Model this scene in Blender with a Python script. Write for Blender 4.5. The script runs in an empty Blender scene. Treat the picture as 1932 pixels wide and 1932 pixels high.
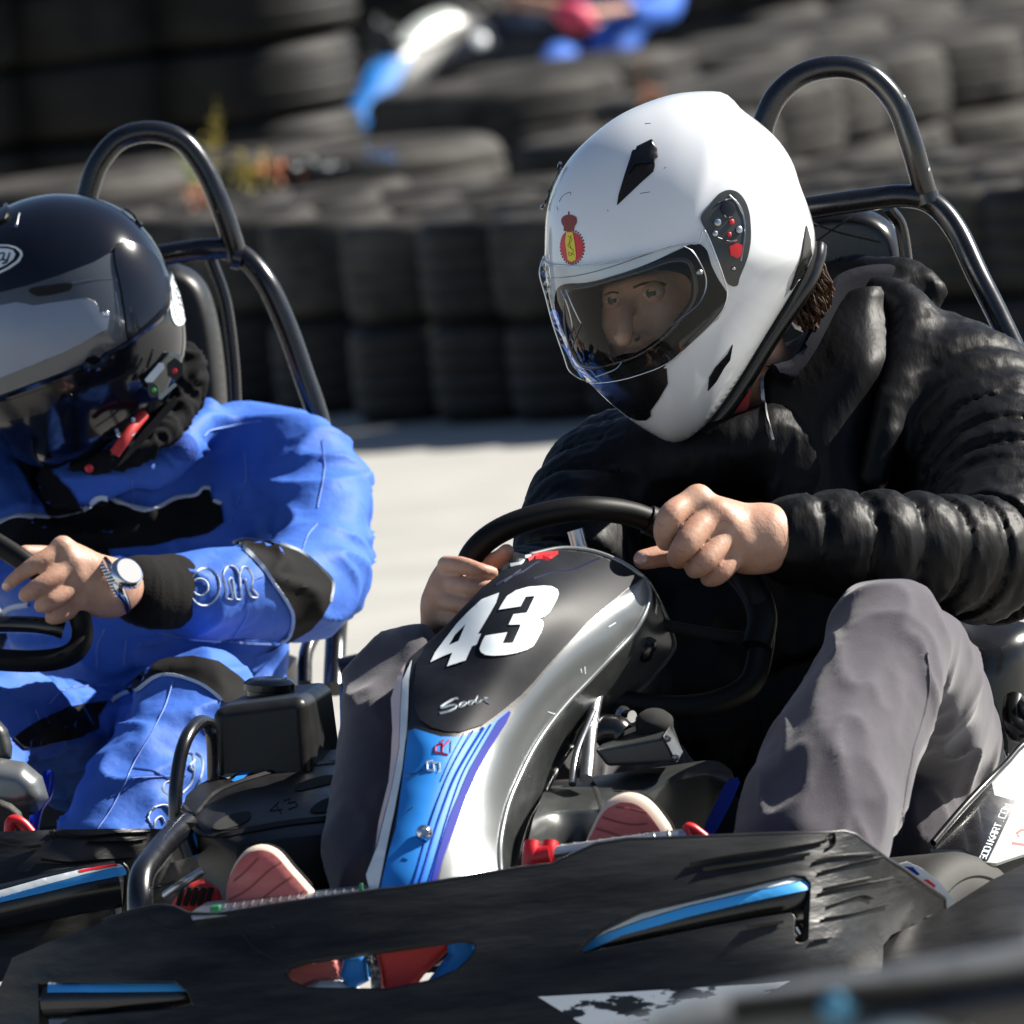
import bpy, math, random
import numpy as np
from mathutils import Vector, Matrix
from mathutils.bvhtree import BVHTree
from mathutils.geometry import delaunay_2d_cdt
random.seed(7)
scene = bpy.context.scene
COL = scene.collection

# ------------------------------------------------------------------ camera
FPX, D0 = 19000.0, 10.0            # focal length in photo units (1932 across), focus distance
PITCH, ROLL = 0.079, math.radians(6.5)
CAM = Vector((0, 0, 1.37))
FWD = Vector((0, math.cos(PITCH), -math.sin(PITCH)))
U0 = Vector((0, math.sin(PITCH), math.cos(PITCH)))
RT = Vector((math.cos(ROLL), 0, 0)) - math.sin(ROLL) * U0
UP = Vector((math.sin(ROLL), 0, 0)) + math.cos(ROLL) * U0
RM = np.array([[RT[i], UP[i], -FWD[i]] for i in range(3)])
cd = bpy.data.cameras.new("camera")
cam = bpy.data.objects.new("camera", cd)
COL.objects.link(cam)
cam.matrix_world = Matrix([[RM[0][0], RM[0][1], RM[0][2], CAM.x], [RM[1][0], RM[1][1], RM[1][2], CAM.y],
                           [RM[2][0], RM[2][1], RM[2][2], CAM.z], [0, 0, 0, 1]])
cd.sensor_width = 36
cd.lens = 36 * FPX / 1932
cd.clip_start, cd.clip_end = 0.5, 2000
cd.dof.use_dof = True
cd.dof.focus_distance = D0 - 0.1
cd.dof.aperture_fstop = cd.lens / 1000 / 0.031
scene.camera = cam

# ------------------------------------------------------------------ light
world = bpy.data.worlds.new("World")
scene.world = world
world.use_nodes = True
wn = world.node_tree.nodes
sky = wn.new('ShaderNodeTexSky')
sky.sky_type = 'NISHITA'
sky.sun_disc = False
SUN = Vector((0.74, 0.22, 0.60)).normalized()      # towards the sun
sky.sun_elevation = math.asin(SUN.z)
sky.sun_rotation = math.atan2(SUN.x, SUN.y)
sky.air_density = 0.7
sky.dust_density = 0.4
bg = wn['Background']
bg.inputs['Strength'].default_value = 0.05
world.node_tree.links.new(sky.outputs[0], bg.inputs[0])
sd = bpy.data.lights.new("sun", 'SUN')
sd.energy = 5.0
sd.angle = math.radians(0.6)
sd.color = (1.0, 0.95, 0.86)
so = bpy.data.objects.new("sun", sd)
so.rotation_euler = (-SUN).to_track_quat('-Z', 'Y').to_euler()
so.location = (6, 8, 8)
COL.objects.link(so)
vs = scene.view_settings
vs.view_transform, vs.look, vs.gamma, vs.exposure = 'Standard', 'None', 1, 1.2
scene.display_settings.display_device = 'sRGB'

# ------------------------------------------------------------------ tools
def V(u, v, w=0.0):
    d = D0 + w
    return np.array([(u - 966) / FPX * d, (966 - v) / FPX * d, -d])
def toworld(a):
    return np.asarray(a, float) @ RM.T + np.array(CAM)
def pxm(r, w=0.0):
    return r * (D0 + w) / FPX
def W(u, v, w=0.0):
    return Vector(toworld(V(u, v, w)))
def ground_px(u, v, z=0.0):
    d = toworld(V(u, v, 0)) - np.array(CAM)
    t = (z - CAM.z) / d[2]
    return Vector(np.array(CAM) + d * t)
CR = {'43': (790.9, 1082.7, .1462), 'bh': (0, 414.3, .19494), 'vz': (1054.5, 451.9, .17544), 'ped': (1035.7, 1271.1, .19494),
      'sk': (1694.7, 1224, .24367), 'bg': (612, 0, .38986), 'hA': (988.6, 141.2, .3656), 'hB': (0, 282.5, .3655),
      'hand': (753.2, 847.4, .4386), 'blue': (0, 988.6, .3655), 'nose': (612, 988.6, .38986), 'bl': (0, 1506.4, .38986),
      'br': (988.6, 1412.3, .48831), 'tr': (1318.1, 0, .31774), 'jk': (1412.3, 470.8, .48754), 'tl': (0, 0, .53606),
      'mid': (470.8, 329.5, .34113)}
def X(k, pts):
    a, b, s = CR[k]
    return [(a + p[0] * s, b + p[1] * s) + tuple(p[2:]) for p in pts]
def XR(k, pts):        # also scales a 4th value (radius)
    a, b, s = CR[k]
    return [(a + p[0] * s, b + p[1] * s, p[2], p[3] * s) for p in pts]

def catmull(P, n=6, closed=False):
    P = np.asarray(P, float)
    m = len(P)
    if m < 3:
        return np.array([P[0] + (P[1] - P[0]) * t for t in np.linspace(0, 1, n + 1)])
    out = []
    segs = m if closed else m - 1
    for i in range(segs):
        if closed:
            a, b, c, d = P[i - 1], P[i], P[(i + 1) % m], P[(i + 2) % m]
        else:
            a = P[i - 1] if i > 0 else 2 * P[0] - P[1]
            b, c = P[i], P[i + 1]
            d = P[i + 2] if i + 2 < m else 2 * P[-1] - P[-2]
        for t in np.arange(n) / n:
            out.append(0.5 * (2 * b + (c - a) * t + (2 * a - 5 * b + 4 * c - d) * t * t + (3 * b - a - 3 * c + d) * t ** 3))
    if not closed:
        out.append(P[-1])
    return np.array(out)
def resample(P, step, closed=False):
    P = np.asarray(P, float)
    if closed:
        P = np.vstack([P, P[:1]])
    out = []
    for a, b in zip(P[:-1], P[1:]):
        L = np.linalg.norm((b - a)[:2])
        k = max(1, int(round(L / step)))
        for i in range(k):
            out.append(a + (b - a) * i / k)
    if not closed:
        out.append(P[-1])
    return np.array(out)
def inside(pts, poly):
    x, y = pts[:, 0], pts[:, 1]
    r = np.zeros(len(pts), bool)
    n = len(poly)
    for i in range(n):
        x1, y1 = poly[i][0], poly[i][1]
        x2, y2 = poly[(i + 1) % n][0], poly[(i + 1) % n][1]
        if y1 == y2:
            continue
        c = ((y1 > y) != (y2 > y)) & (x < (x2 - x1) * (y - y1) / (y2 - y1) + x1)
        r ^= c
    return r
def edist(pts, poly):
    best = np.full(len(pts), 1e9)
    n = len(poly)
    for i in range(n):
        a = np.array(poly[i][:2]); b = np.array(poly[(i + 1) % n][:2])
        ab = b - a
        L = ab @ ab
        if L < 1e-12:
            continue
        t = np.clip(((pts - a) @ ab) / L, 0, 1)
        d = np.hypot(*(pts - a - t[:, None] * ab).T)
        best = np.minimum(best, d)
    return best
def rbf(ctrl):
    C = np.asarray(ctrl, float)
    X0 = C[:, :2] / 500
    n = len(C)
    r = np.linalg.norm(X0[:, None] - X0[None], axis=2)
    K = np.where(r > 0, r * r * np.log(r + 1e-12), 0) + np.eye(n) * 1e-4
    Pm = np.hstack([np.ones((n, 1)), X0])
    A = np.zeros((n + 3, n + 3)); A[:n, :n] = K; A[:n, n:] = Pm; A[n:, :n] = Pm.T
    s = np.linalg.lstsq(A, np.concatenate([C[:, 2], [0, 0, 0]]), rcond=None)[0]
    def f(p):
        p = np.asarray(p)[:, :2] / 500
        r = np.linalg.norm(p[:, None] - X0[None], axis=2)
        return np.where(r > 0, r * r * np.log(r + 1e-12), 0) @ s[:n] + s[n] + p @ s[n + 1:]
    return f
def cdt(outline, holes, step, extra=None):
    loops = [np.asarray(outline)[:, :2]] + [np.asarray(h)[:, :2] for h in holes]
    pts, edges = [], []
    for L in loops:
        s = len(pts)
        pts += [tuple(p) for p in L]
        edges += [(s + i, s + (i + 1) % len(L)) for i in range(len(L))]
    o = loops[0]
    if extra is None:
        x0, y0 = o.min(0); x1, y1 = o.max(0)
        g = []
        for j, y in enumerate(np.arange(y0 + step / 2, y1, step * .87)):
            for x in np.arange(x0 + (step / 2 if j % 2 else step), x1, step):
                g.append((x, y))
        g = np.array(g) if g else np.zeros((0, 2))
        m = 0.55 * step
    else:
        g = np.asarray(extra); m = 0.35 * step
    if len(g):
        k = inside(g, o)
        for h in loops[1:]:
            k &= ~inside(g, h)
        g = g[k]
    if len(g):
        dd = np.min([edist(g, L) for L in loops], axis=0)
        g = g[dd > m]
    pts += [tuple(p) for p in g]
    r = delaunay_2d_cdt([Vector((float(p[0]), float(p[1]))) for p in pts], edges, [], 0, 1e-5)
    P = np.array([(p[0], p[1]) for p in r[0]])
    T = np.array([list(f) for f in r[2] if len(f) == 3])
    c = P[T].mean(1)
    k = inside(c, o)
    for h in loops[1:]:
        k &= ~inside(c, h)
    return P, T[k]
def vnormals(P, T):
    N = np.zeros_like(P)
    for f in (T,):
        f = np.asarray(f)
        a, b, c = P[f[:, 0]], P[f[:, 1]], P[f[:, 2]]
        n = np.cross(b - a, c - a)
        for j in range(f.shape[1]):
            np.add.at(N, f[:, j], n)
    return N / (np.linalg.norm(N, axis=1, keepdims=True) + 1e-12)
def thicken(P, T, t):
    if t < .0011: t = 0
    N = vnormals(P, T)
    if N[:, 2].mean() < 0:
        T = T[:, ::-1]; N = -N
    if t <= 0:
        return P, [tuple(f) for f in T]
    n = len(P)
    B = P - N * t
    cnt = {}
    for f in T:
        for i in range(3):
            e = (int(f[i]), int(f[(i + 1) % 3]))
            cnt[e] = cnt.get(e, 0) + 1
    F = [tuple(int(i) for i in f) for f in T] + [tuple(int(i) + n for i in f[::-1]) for f in T]
    for (a, b) in cnt:
        if (b, a) not in cnt:
            F.append((b, a, a + n, b + n))
    return np.vstack([P, B]), F
def depthfn(d):
    if callable(d):
        return d
    if isinstance(d, (int, float)):
        return lambda p: np.full(len(p), float(d))
    return rbf(d)
def relief(outline, depth, step=12, holes=(), thick=.004, puff=None, smooth=False, extra=None):
    """a moulded shell: outline in the picture plane, its own depth at each point, real thickness"""
    o = np.asarray(outline, float)[:, :2]
    if smooth:
        o = catmull(o, 5, True)
    o = resample(o, step, True)
    hs = [resample(catmull(np.asarray(h, float)[:, :2], 4, True) if smooth else np.asarray(h, float)[:, :2], step * .7, True) for h in holes]
    P, T = cdt(o, hs, step, extra)
    w = depthfn(depth)(P)
    if puff:
        R, hgt = puff
        e = np.clip(edist(P, o) / R, 0, 1)
        w = w - hgt * np.sqrt(np.clip(1 - (1 - e) ** 2, 0, 1))
    Q = np.array([V(p[0], p[1], ww) for p, ww in zip(P, w)])
    return thicken(Q, T, thick)
def tree(*meshes):
    return [BVHTree.FromPolygons([Vector(p) for p in m[0]], [tuple(int(i) for i in f) for f in m[1]]) for m in meshes]
def cast(bv, u, v):
    d = Vector(V(u, v, 0)).normalized()
    best = None
    for b in bv:
        loc, n, i, dist = b.ray_cast(Vector((0, 0, 0)), d)
        if loc is not None and (best is None or dist < best[2]):
            if n.dot(d) > 0:
                n = -n
            best = (loc, n, dist)
    return best
def decal(outline, bv, off=.0012, thick=.0008, step=10, holes=(), smooth=False, inset=0):
    """a thin sheet (sticker, sewn panel, inset) lying on a surface"""
    o = np.asarray(outline, float)[:, :2]
    if smooth:
        o = catmull(o, 5, True)
    o = resample(o, step, True)
    if inset:
        c_ = o.mean(0) - o; o = o + c_ / (np.linalg.norm(c_, axis=1, keepdims=True) + 1e-9) * inset
    hs = [resample(np.asarray(h, float)[:, :2], step, True) for h in holes]
    P, T = cdt(o, hs, step)
    Q = np.full((len(P), 3), np.nan)
    for i, p in enumerate(P):
        h = cast(bv, p[0], p[1])
        if h:
            Q[i] = np.array(h[0] + h[1] * off)
    ok = ~np.isnan(Q[:, 0])
    if not ok.any():
        print('DECAL MISS', outline[:2]); return np.zeros((0, 3)), []
    for i in np.where(~ok)[0]:
        j = np.where(ok)[0][np.argmin(((P[ok] - P[i]) ** 2).sum(1))]
        Q[i] = V(P[i][0], P[i][1], -Q[j][2] - D0)
    return thicken(Q, T, thick)
def ribbon(path, width, bv, h=.0012, smooth=True, w=None):
    """raised line (piping, stitch, pen stroke) lying on a surface"""
    p = np.asarray(path, float)[:, :2]
    if smooth and len(p) > 2:
        p = catmull(p, 5)
    p = resample(p, max(2.5, width * .8))
    t = np.gradient(p, axis=0)
    t /= (np.linalg.norm(t, axis=1, keepdims=True) + 1e-9)
    n = np.stack([-t[:, 1], t[:, 0]], 1)
    Pn, F, last = [], [], None
    for i in range(len(p)):
        for k, o in ((0, -.5), (1, 0), (2, .5)):
            q = p[i] + n[i] * width * o
            c = cast(bv, q[0], q[1]) if w is None else None
            if c:
                loc = np.array(c[0] + c[1] * (h if k == 1 else h * .3)); last = -loc[2] - D0
            elif w is not None:
                loc = V(q[0], q[1], w - (h if k == 1 else 0))
            else:
                loc = np.full(3, np.nan)
            Pn.append(loc)
    Pn = np.array(Pn); bad = np.isnan(Pn[:, 0])
    for i in range(len(p) - 1):
        a = i * 3
        for f in ((a, a + 3, a + 4, a + 1), (a + 1, a + 4, a + 5, a + 2)):
            if not any(bad[j] for j in f) and max(Pn[list(f), 2]) - min(Pn[list(f), 2]) < .05:
                F.append(f)
    if not F:
        return np.zeros((0, 3)), []
    runs, cur = [], [F[0]]
    for f in F[1:]:
        if f[0] - cur[-1][0] > 400: runs.append(cur); cur = []
        cur.append(f)
    runs.append(cur); F = max(runs, key=len)
    use = sorted({j for f in F for j in f}); mp = {j: i for i, j in enumerate(use)}
    return Pn[use], [tuple(mp[j] for j in f) for f in F]
def tube(path, r, n=8, segs=14, closed=False, cap=True, raw=False):
    """path: (u, v, w[, r px]); r in metres or None"""
    P = np.asarray(path, float)
    c = catmull(P, n, closed) if len(P) > 2 else P
    if raw:
        Q = c[:, :3]; R = np.full(len(c), r) if c.shape[1] < 4 else c[:, 3]
    else:
        Q = np.array([V(*p[:3]) for p in c])
        R = np.array([pxm(p[3], p[2]) for p in c]) if P.shape[1] > 3 else np.full(len(c), r)
    m = len(Q)
    T = np.gradient(Q, axis=0) if not closed else (np.roll(Q, -1, 0) - np.roll(Q, 1, 0))
    T /= np.linalg.norm(T, axis=1, keepdims=True) + 1e-12
    nrm = np.cross(T[0], [0.3, 0.2, 1]); nrm /= np.linalg.norm(nrm)
    vs_, fs = [], []
    ang = np.linspace(0, 2 * np.pi, segs, endpoint=False)
    for i in range(m):
        nrm = nrm - T[i] * (nrm @ T[i]); nrm /= np.linalg.norm(nrm)
        b = np.cross(T[i], nrm)
        vs_.append(Q[i] + R[i] * (np.cos(ang)[:, None] * nrm + np.sin(ang)[:, None] * b))
    for i in range(m if closed else m - 1):
        for j in range(segs):
            a, b2 = i * segs, ((i + 1) % m) * segs
            fs.append((a + j, a + (j + 1) % segs, b2 + (j + 1) % segs, b2 + j))
    vv = np.vstack(vs_)
    if cap and not closed:
        k = len(vv)
        vv = np.vstack([vv, Q[0], Q[-1]])
        for j in range(segs):
            fs.append((j, k, (j + 1) % segs)); fs.append(((m - 1) * segs + j, (m - 1) * segs + (j + 1) % segs, k + 1))
    return vv, fs
def join(*ms):
    P, F, k = [], [], 0
    if all(len(m[0]) == 0 for m in ms):
        return np.zeros((0, 3)), []
    for p, f in ms:
        if len(p) == 0:
            continue
        P.append(np.asarray(p)); F += [tuple(int(i) + k for i in q) for q in f]; k += len(p)
    return np.vstack(P), F
def lathe(prof, centre, axis, segs=32):
    """prof: (radius, along); centre & axis in view space"""
    a = np.asarray(axis, float); a /= np.linalg.norm(a)
    x = np.cross(a, [0.1, 1, 0.2]); x /= np.linalg.norm(x); y = np.cross(a, x)
    P, F = [], []
    for r, h in prof:
        for j in range(segs):
            t = 2 * math.pi * j / segs
            P.append(np.asarray(centre) + a * h + r * (math.cos(t) * x + math.sin(t) * y))
    for i in range(len(prof) - 1):
        for j in range(segs):
            F.append((i * segs + j, i * segs + (j + 1) % segs, (i + 1) * segs + (j + 1) % segs, (i + 1) * segs + j))
    return np.array(P), F
def bolt(u, v, w, rpx, axis=(0, 0, 1), h=.004):
    r = pxm(rpx, w)
    return lathe([(r, 0), (r, h * .4), (r * .8, h * .8), (r * .5, h), (r * .48, h * .5), (1e-5, h * .5)], V(u, v, w), axis, 20)
def hexa(pts):
    """8 points: 4 front (clockwise), 4 back"""
    return np.array([V(*p) for p in pts]), [(0, 1, 2, 3), (7, 6, 5, 4), (0, 4, 5, 1), (1, 5, 6, 2), (2, 6, 7, 3), (3, 7, 4, 0)]
def blob(outline, wc, Hf, Hb, c=None, n=2.3, nr=22, ns=96, holes=(), flat=0):
    """closed rounded shell whose outline is given: helmet shells and the like"""
    o = catmull(np.asarray(outline, float)[:, :2], 8, True)
    c = np.array(c if c is not None else o.mean(0), float)
    th = np.arctan2(o[:, 1] - c[1], o[:, 0] - c[0]); r = np.hypot(*(o - c).T)
    k = np.argsort(th); th, r = th[k], r[k]
    A = np.linspace(-np.pi, np.pi, ns, endpoint=False)
    R = np.interp(A, th, r, period=2 * np.pi)
    def dep(p):
        p = np.asarray(p)[:, :2]
        a = np.arctan2(p[:, 1] - c[1], p[:, 0] - c[0]); q = np.hypot(*(p - c).T) / np.interp(a, A, R, period=2 * np.pi)
        return wc - Hf * np.clip(1 - np.clip(q, 0, 1) ** n, 0, 1) ** (1 / n)
    ph = np.linspace(0, np.pi / 2, nr + 1)[1:-1]
    ring = np.stack([c[0] + np.cos(A) * R, c[1] + np.sin(A) * R], 1)
    ex = [c]
    for f in ph:
        ex += list(c + (ring - c) * (math.sin(f) ** (2 / 2.0)))
    hs = [resample(np.asarray(h, float)[:, :2], 6, True) for h in holes]
    P, T = cdt(ring, hs, 3, np.array(ex))
    w = dep(P)
    Q = np.array([V(p[0], p[1], x) for p, x in zip(P, w)])
    N = vnormals(Q, T)
    if N[:, 2].mean() < 0:
        T = T[:, ::-1]
    F = [tuple(int(i) for i in f) for f in T]
    # back half
    m = len(Q); back = []
    rr = list(ph[::-1])
    for f in rr:
        s = math.sin(f)
        for a in range(ns):
            q = c + (ring[a] - c) * s
            back.append(V(q[0], q[1], wc + Hb * (1 - s ** n) ** (1 / n)))
    back.append(V(c[0], c[1], wc + Hb))
    # rim ids
    ids = [int(np.argmin(((P - ring[a]) ** 2).sum(1))) for a in range(ns)]
    prev = ids
    for i in range(len(rr)):
        cur = [m + i * ns + a for a in range(ns)]
        for a in range(ns):
            F.append((prev[a], prev[(a + 1) % ns], cur[(a + 1) % ns], cur[a]))
        prev = cur
    t = m + len(rr) * ns
    for a in range(ns):
        F.append((prev[a], prev[(a + 1) % ns], t))
    return (np.vstack([Q, np.array(back)]), F), dep

# ---- implicit surfaces
def hashn(i, j, k, s):
    n = (i * 374761393 + j * 668265263 + k * 1274126177 + s * 362437) & 0xffffffff
    n = ((n ^ (n >> 13)) * 1274126177) & 0xffffffff
    return ((n ^ (n >> 16)) & 0xffff) / 65535.0
def noise(p, s=0):
    p = np.asarray(p, float)
    i = np.floor(p).astype(np.int64); f = p - i; f = f * f * (3 - 2 * f)
    r = 0
    for a in (0, 1):
        for b in (0, 1):
            for c in (0, 1):
                r = r + hashn(i[:, 0] + a, i[:, 1] + b, i[:, 2] + c, s) * (f[:, 0] if a else 1 - f[:, 0]) * (f[:, 1] if b else 1 - f[:, 1]) * (f[:, 2] if c else 1 - f[:, 2])
    return r
class Vol:
    def __init__(s, box, h):            # box in px: u0,v0,u1,v1,w0,w1
        u0, v0, u1, v1, w0, w1 = box
        a, b = V(u0, v1, (w0 + w1) / 2), V(u1, v0, (w0 + w1) / 2)
        s.lo = np.array([a[0], a[1], -D0 - w1]); s.hi = np.array([b[0], b[1], -D0 - w0]); s.h = h
        s.n = np.ceil((s.hi - s.lo) / h).astype(int) + 1
        s.ax = [s.lo[i] + h * np.arange(s.n[i]) for i in range(3)]
        s.F = np.full(s.n, 0.3, np.float32)
    def sub(s, lo, hi):
        i0 = np.clip(np.floor((lo - s.lo) / s.h).astype(int), 0, s.n - 1)
        i1 = np.clip(np.ceil((hi - s.lo) / s.h).astype(int) + 1, 1, s.n)
        return i0, i1
    def chain(s, pts, k=.02, n=4, mod=None, sub=False):
        """pts: (u,v,w,r px) chain of round cones; mod(arc length, t) -> extra radius in metres"""
        c = catmull(np.array(pts, float), n) if len(pts) > 2 else np.array(pts, float)
        Q = np.array([V(*p[:3]) for p in c]); R = np.array([pxm(p[3], p[2]) for p in c])
        if len(Q) == 1:
            Q = np.vstack([Q, Q + 1e-5]); R = np.append(R, R)
        L = np.concatenate([[0], np.cumsum(np.linalg.norm(np.diff(Q, axis=0), axis=1))])
        mg = k + .03
        i0, i1 = s.sub((Q - R[:, None]).min(0) - mg, (Q + R[:, None]).max(0) + mg)
        if (i1 <= i0).any():
            return
        D = np.full(i1 - i0, 0.3, np.float32); SS = np.zeros(i1 - i0, np.float32) if mod is not None else None
        for a, b, ra, rb, la, lb in zip(Q[:-1], Q[1:], R[:-1], R[1:], L[:-1], L[1:]):
            m2 = max(ra, rb) + mg
            j0, j1 = s.sub(np.minimum(a, b) - m2, np.maximum(a, b) + m2)
            j0 = np.maximum(j0, i0); j1 = np.minimum(j1, i1)
            if (j1 <= j0).any():
                continue
            x = s.ax[0][j0[0]:j1[0], None, None] - a[0]; y = s.ax[1][None, j0[1]:j1[1], None] - a[1]; z = s.ax[2][None, None, j0[2]:j1[2]] - a[2]
            ab = b - a
            t = np.clip((x * ab[0] + y * ab[1] + z * ab[2]) / (ab @ ab + 1e-12), 0, 1)
            d = np.sqrt((x - t * ab[0]) ** 2 + (y - t * ab[1]) ** 2 + (z - t * ab[2]) ** 2) - (ra + (rb - ra) * t)
            q = tuple(slice(j0[i] - i0[i], j1[i] - i0[i]) for i in range(3))
            if mod is not None:
                SS[q] = np.where(d < D[q], la + (lb - la) * t, SS[q])
            D[q] = np.minimum(D[q], d)
        if mod is not None:
            D = D - mod(SS)
        q = tuple(slice(i0[i], i1[i]) for i in range(3))
        A = s.F[q]
        if sub:
            h = np.clip(k - np.abs(A + D), 0, None) / k
            s.F[q] = np.maximum(A, -D) + h * h * k / 4
        else:
            h = np.clip(k - np.abs(A - D), 0, None) / k
            s.F[q] = np.minimum(A, D) - h * h * k / 4
    def ell(s, u, v, w, ru, rv, rw, k=.02, rot=0, sub=False):
        """ellipsoid, ru rv in px, rw metres, rot degrees in the picture plane"""
        c = V(u, v, w); r = np.array([pxm(ru, w), pxm(rv, w), rw]); m = r.max() + k + .03
        i0, i1 = s.sub(c - m, c + m)
        if (i1 <= i0).any():
            return
        x = s.ax[0][i0[0]:i1[0], None, None] - c[0]; y = s.ax[1][None, i0[1]:i1[1], None] - c[1]; z = s.ax[2][None, None, i0[2]:i1[2]] - c[2]
        a = math.radians(rot)
        x, y = x * math.cos(a) + y * math.sin(a), -x * math.sin(a) + y * math.cos(a)
        k0 = np.sqrt((x / r[0]) ** 2 + (y / r[1]) ** 2 + (z / r[2]) ** 2)
        k1 = np.sqrt((x / r[0] ** 2) ** 2 + (y / r[1] ** 2) ** 2 + (z / r[2] ** 2) ** 2) + 1e-9
        D = k0 * (k0 - 1) / k1
        q = tuple(slice(i0[i], i1[i]) for i in range(3))
        A = s.F[q]
        if sub:
            h = np.clip(k - np.abs(A + D), 0, None) / k
            s.F[q] = np.maximum(A, -D) + h * h * k / 4
        else:
            h = np.clip(k - np.abs(A - D), 0, None) / k
            s.F[q] = np.minimum(A, D) - h * h * k / 4
    def mesh(s, relax=2, disp=None):
        F = s.F
        for a in range(3):                    # close at the box
            for e in (0, -1):
                q = [slice(None)] * 3; q[a] = e
                F[tuple(q)] = np.maximum(F[tuple(q)], s.h * .3)
        S = F < 0
        c = np.zeros(tuple(np.array(F.shape) - 1), np.int8)
        for a in (0, 1):
            for b in (0, 1):
                for d in (0, 1):
                    c += S[a:F.shape[0] - 1 + a, b:F.shape[1] - 1 + b, d:F.shape[2] - 1 + d]
        I = np.argwhere((c > 0) & (c < 8))
        ids = np.full(c.shape, -1, np.int32); ids[tuple(I.T)] = np.arange(len(I))
        acc = np.zeros((len(I), 3)); cn = np.zeros(len(I))
        cs = [(a, b, d) for a in (0, 1) for b in (0, 1) for d in (0, 1)]
        for p in cs:
            for ax in range(3):
                if p[ax] == 0:
                    q = list(p); q[ax] = 1
                    f0 = F[tuple((I + p).T)]; f1 = F[tuple((I + q).T)]
                    m = (f0 < 0) != (f1 < 0)
                    t = f0[m] / (f0[m] - f1[m])
                    pt = np.tile(np.array(p, float), (m.sum(), 1)); pt[:, ax] += t
                    acc[m] += pt; cn[m] += 1
        P = s.lo + s.h * (I + acc / cn[:, None])
        Q = []
        for ax in range(3):
            o = [i for i in range(3) if i != ax]
            sl0 = [slice(None)] * 3; sl1 = [slice(None)] * 3
            sl0[ax] = slice(0, -1); sl1[ax] = slice(1, None)
            d = S[tuple(sl0)] != S[tuple(sl1)]
            E = np.argwhere(d)
            k = (E[:, o[0]] > 0) & (E[:, o[1]] > 0) & (E[:, o[0]] < F.shape[o[0]] - 1) & (E[:, o[1]] < F.shape[o[1]] - 1)
            E = E[k]
            e1 = np.zeros(3, int); e1[o[0]] = 1; e2 = np.zeros(3, int); e2[o[1]] = 1
            g = [ids[tuple((E - x).T)] for x in (e1 + e2, e2, 0 * e1, e1)]
            q = np.stack(g, 1)
            fl = S[tuple(E.T)]
            if ax == 1:
                fl = ~fl
            q[~fl] = q[~fl][:, ::-1]
            Q.append(q)
        Q = np.vstack(Q)
        Q = Q[(Q >= 0).all(1)]
        for _ in range(relax):
            A = np.zeros_like(P); n = np.zeros(len(P))
            for i in range(4):
                a, b = Q[:, i], Q[:, (i + 1) % 4]
                np.add.at(A, a, P[b]); np.add.at(n, a, 1)
                np.add.at(A, b, P[a]); np.add.at(n, b, 1)
            P = P * .45 + .55 * A / np.maximum(n, 1)[:, None]
        if disp is not None:
            N = np.zeros_like(P)
            nn = np.cross(P[Q[:, 2]] - P[Q[:, 0]], P[Q[:, 3]] - P[Q[:, 1]])
            for j in range(4):
                np.add.at(N, Q[:, j], nn)
            N /= np.linalg.norm(N, axis=1, keepdims=True) + 1e-12
            P = P + N * disp(P, N)[:, None]
        return P, Q
def px_of(P):
    d = -P[:, 2]
    return 966 + P[:, 0] / d * FPX, 966 - P[:, 1] / d * FPX

# ------------------------------------------------------------------ objects
def rawmesh(name, P, F, smooth=True):
    me = bpy.data.meshes.new(name)
    P = np.asarray(P, np.float32)
    if isinstance(F, np.ndarray):
        n = F.shape[1]
        me.vertices.add(len(P)); me.vertices.foreach_set('co', P.ravel())
        me.loops.add(F.size); me.loops.foreach_set('vertex_index', F.ravel().astype(np.int32))
        me.polygons.add(len(F)); me.polygons.foreach_set('loop_start', np.arange(len(F), dtype=np.int32) * n)
        me.polygons.foreach_set('loop_total', np.full(len(F), n, np.int32))
        me.update(calc_edges=True); me.validate()
    else:
        me.from_pydata([tuple(map(float, p)) for p in P], [], [tuple(int(i) for i in f) for f in F])
        me.update()
    me.polygons.foreach_set('use_smooth', np.full(len(me.polygons), bool(smooth)))
    return me
def tag(o, label=None, cat=None, group=None, kind=None):
    for k, x in (('label', label), ('category', cat), ('group', group), ('kind', kind)):
        if x:
            o[k] = x
    return o
def thing(name, base, label, cat, group=None):
    o = bpy.data.objects.new(name, None)
    o.location = base
    o.empty_display_size = .1
    COL.objects.link(o)
    return tag(o, label, cat, group)
def rootloc(p):
    v = Vector((0, 0, 0))
    while p is not None:
        v += Vector(p.location); p = p.parent
    return v
def part(name, mesh, mat, parent, label=None, smooth=True, bevel=0, sharp=None, flip=False):
    P, F = mesh
    if len(P) == 0:
        return None
    Wd = toworld(P)
    if parent is not None:
        loc = rootloc(parent)
    else:
        loc = Vector(((Wd[:, 0].min() + Wd[:, 0].max()) / 2, (Wd[:, 1].min() + Wd[:, 1].max()) / 2, Wd[:, 2].min()))
    me = rawmesh(name, Wd - np.array(loc), F, smooth)
    me.materials.append(mat)
    o = bpy.data.objects.new(name, me)
    COL.objects.link(o)
    if parent is not None:
        o.parent = parent
    else:
        o.location = loc
    if not sharp and isinstance(F, list) and smooth and not bevel:
        sharp = 48
    if bevel:
        b = o.modifiers.new('bevel', 'BEVEL'); b.width = bevel; b.segments = 4; b.limit_method = 'ANGLE'; b.angle_limit = .5
        o.modifiers.new('wn', 'WEIGHTED_NORMAL').keep_sharp = False
    if sharp:
        me.set_sharp_from_angle(angle=math.radians(sharp))
    if label:
        o['label'] = label
    return o
def fixn(o):
    import bmesh
    bm = bmesh.new(); bm.from_mesh(o.data); bmesh.ops.recalc_face_normals(bm, faces=bm.faces); bm.to_mesh(o.data); bm.free()
    return o

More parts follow.
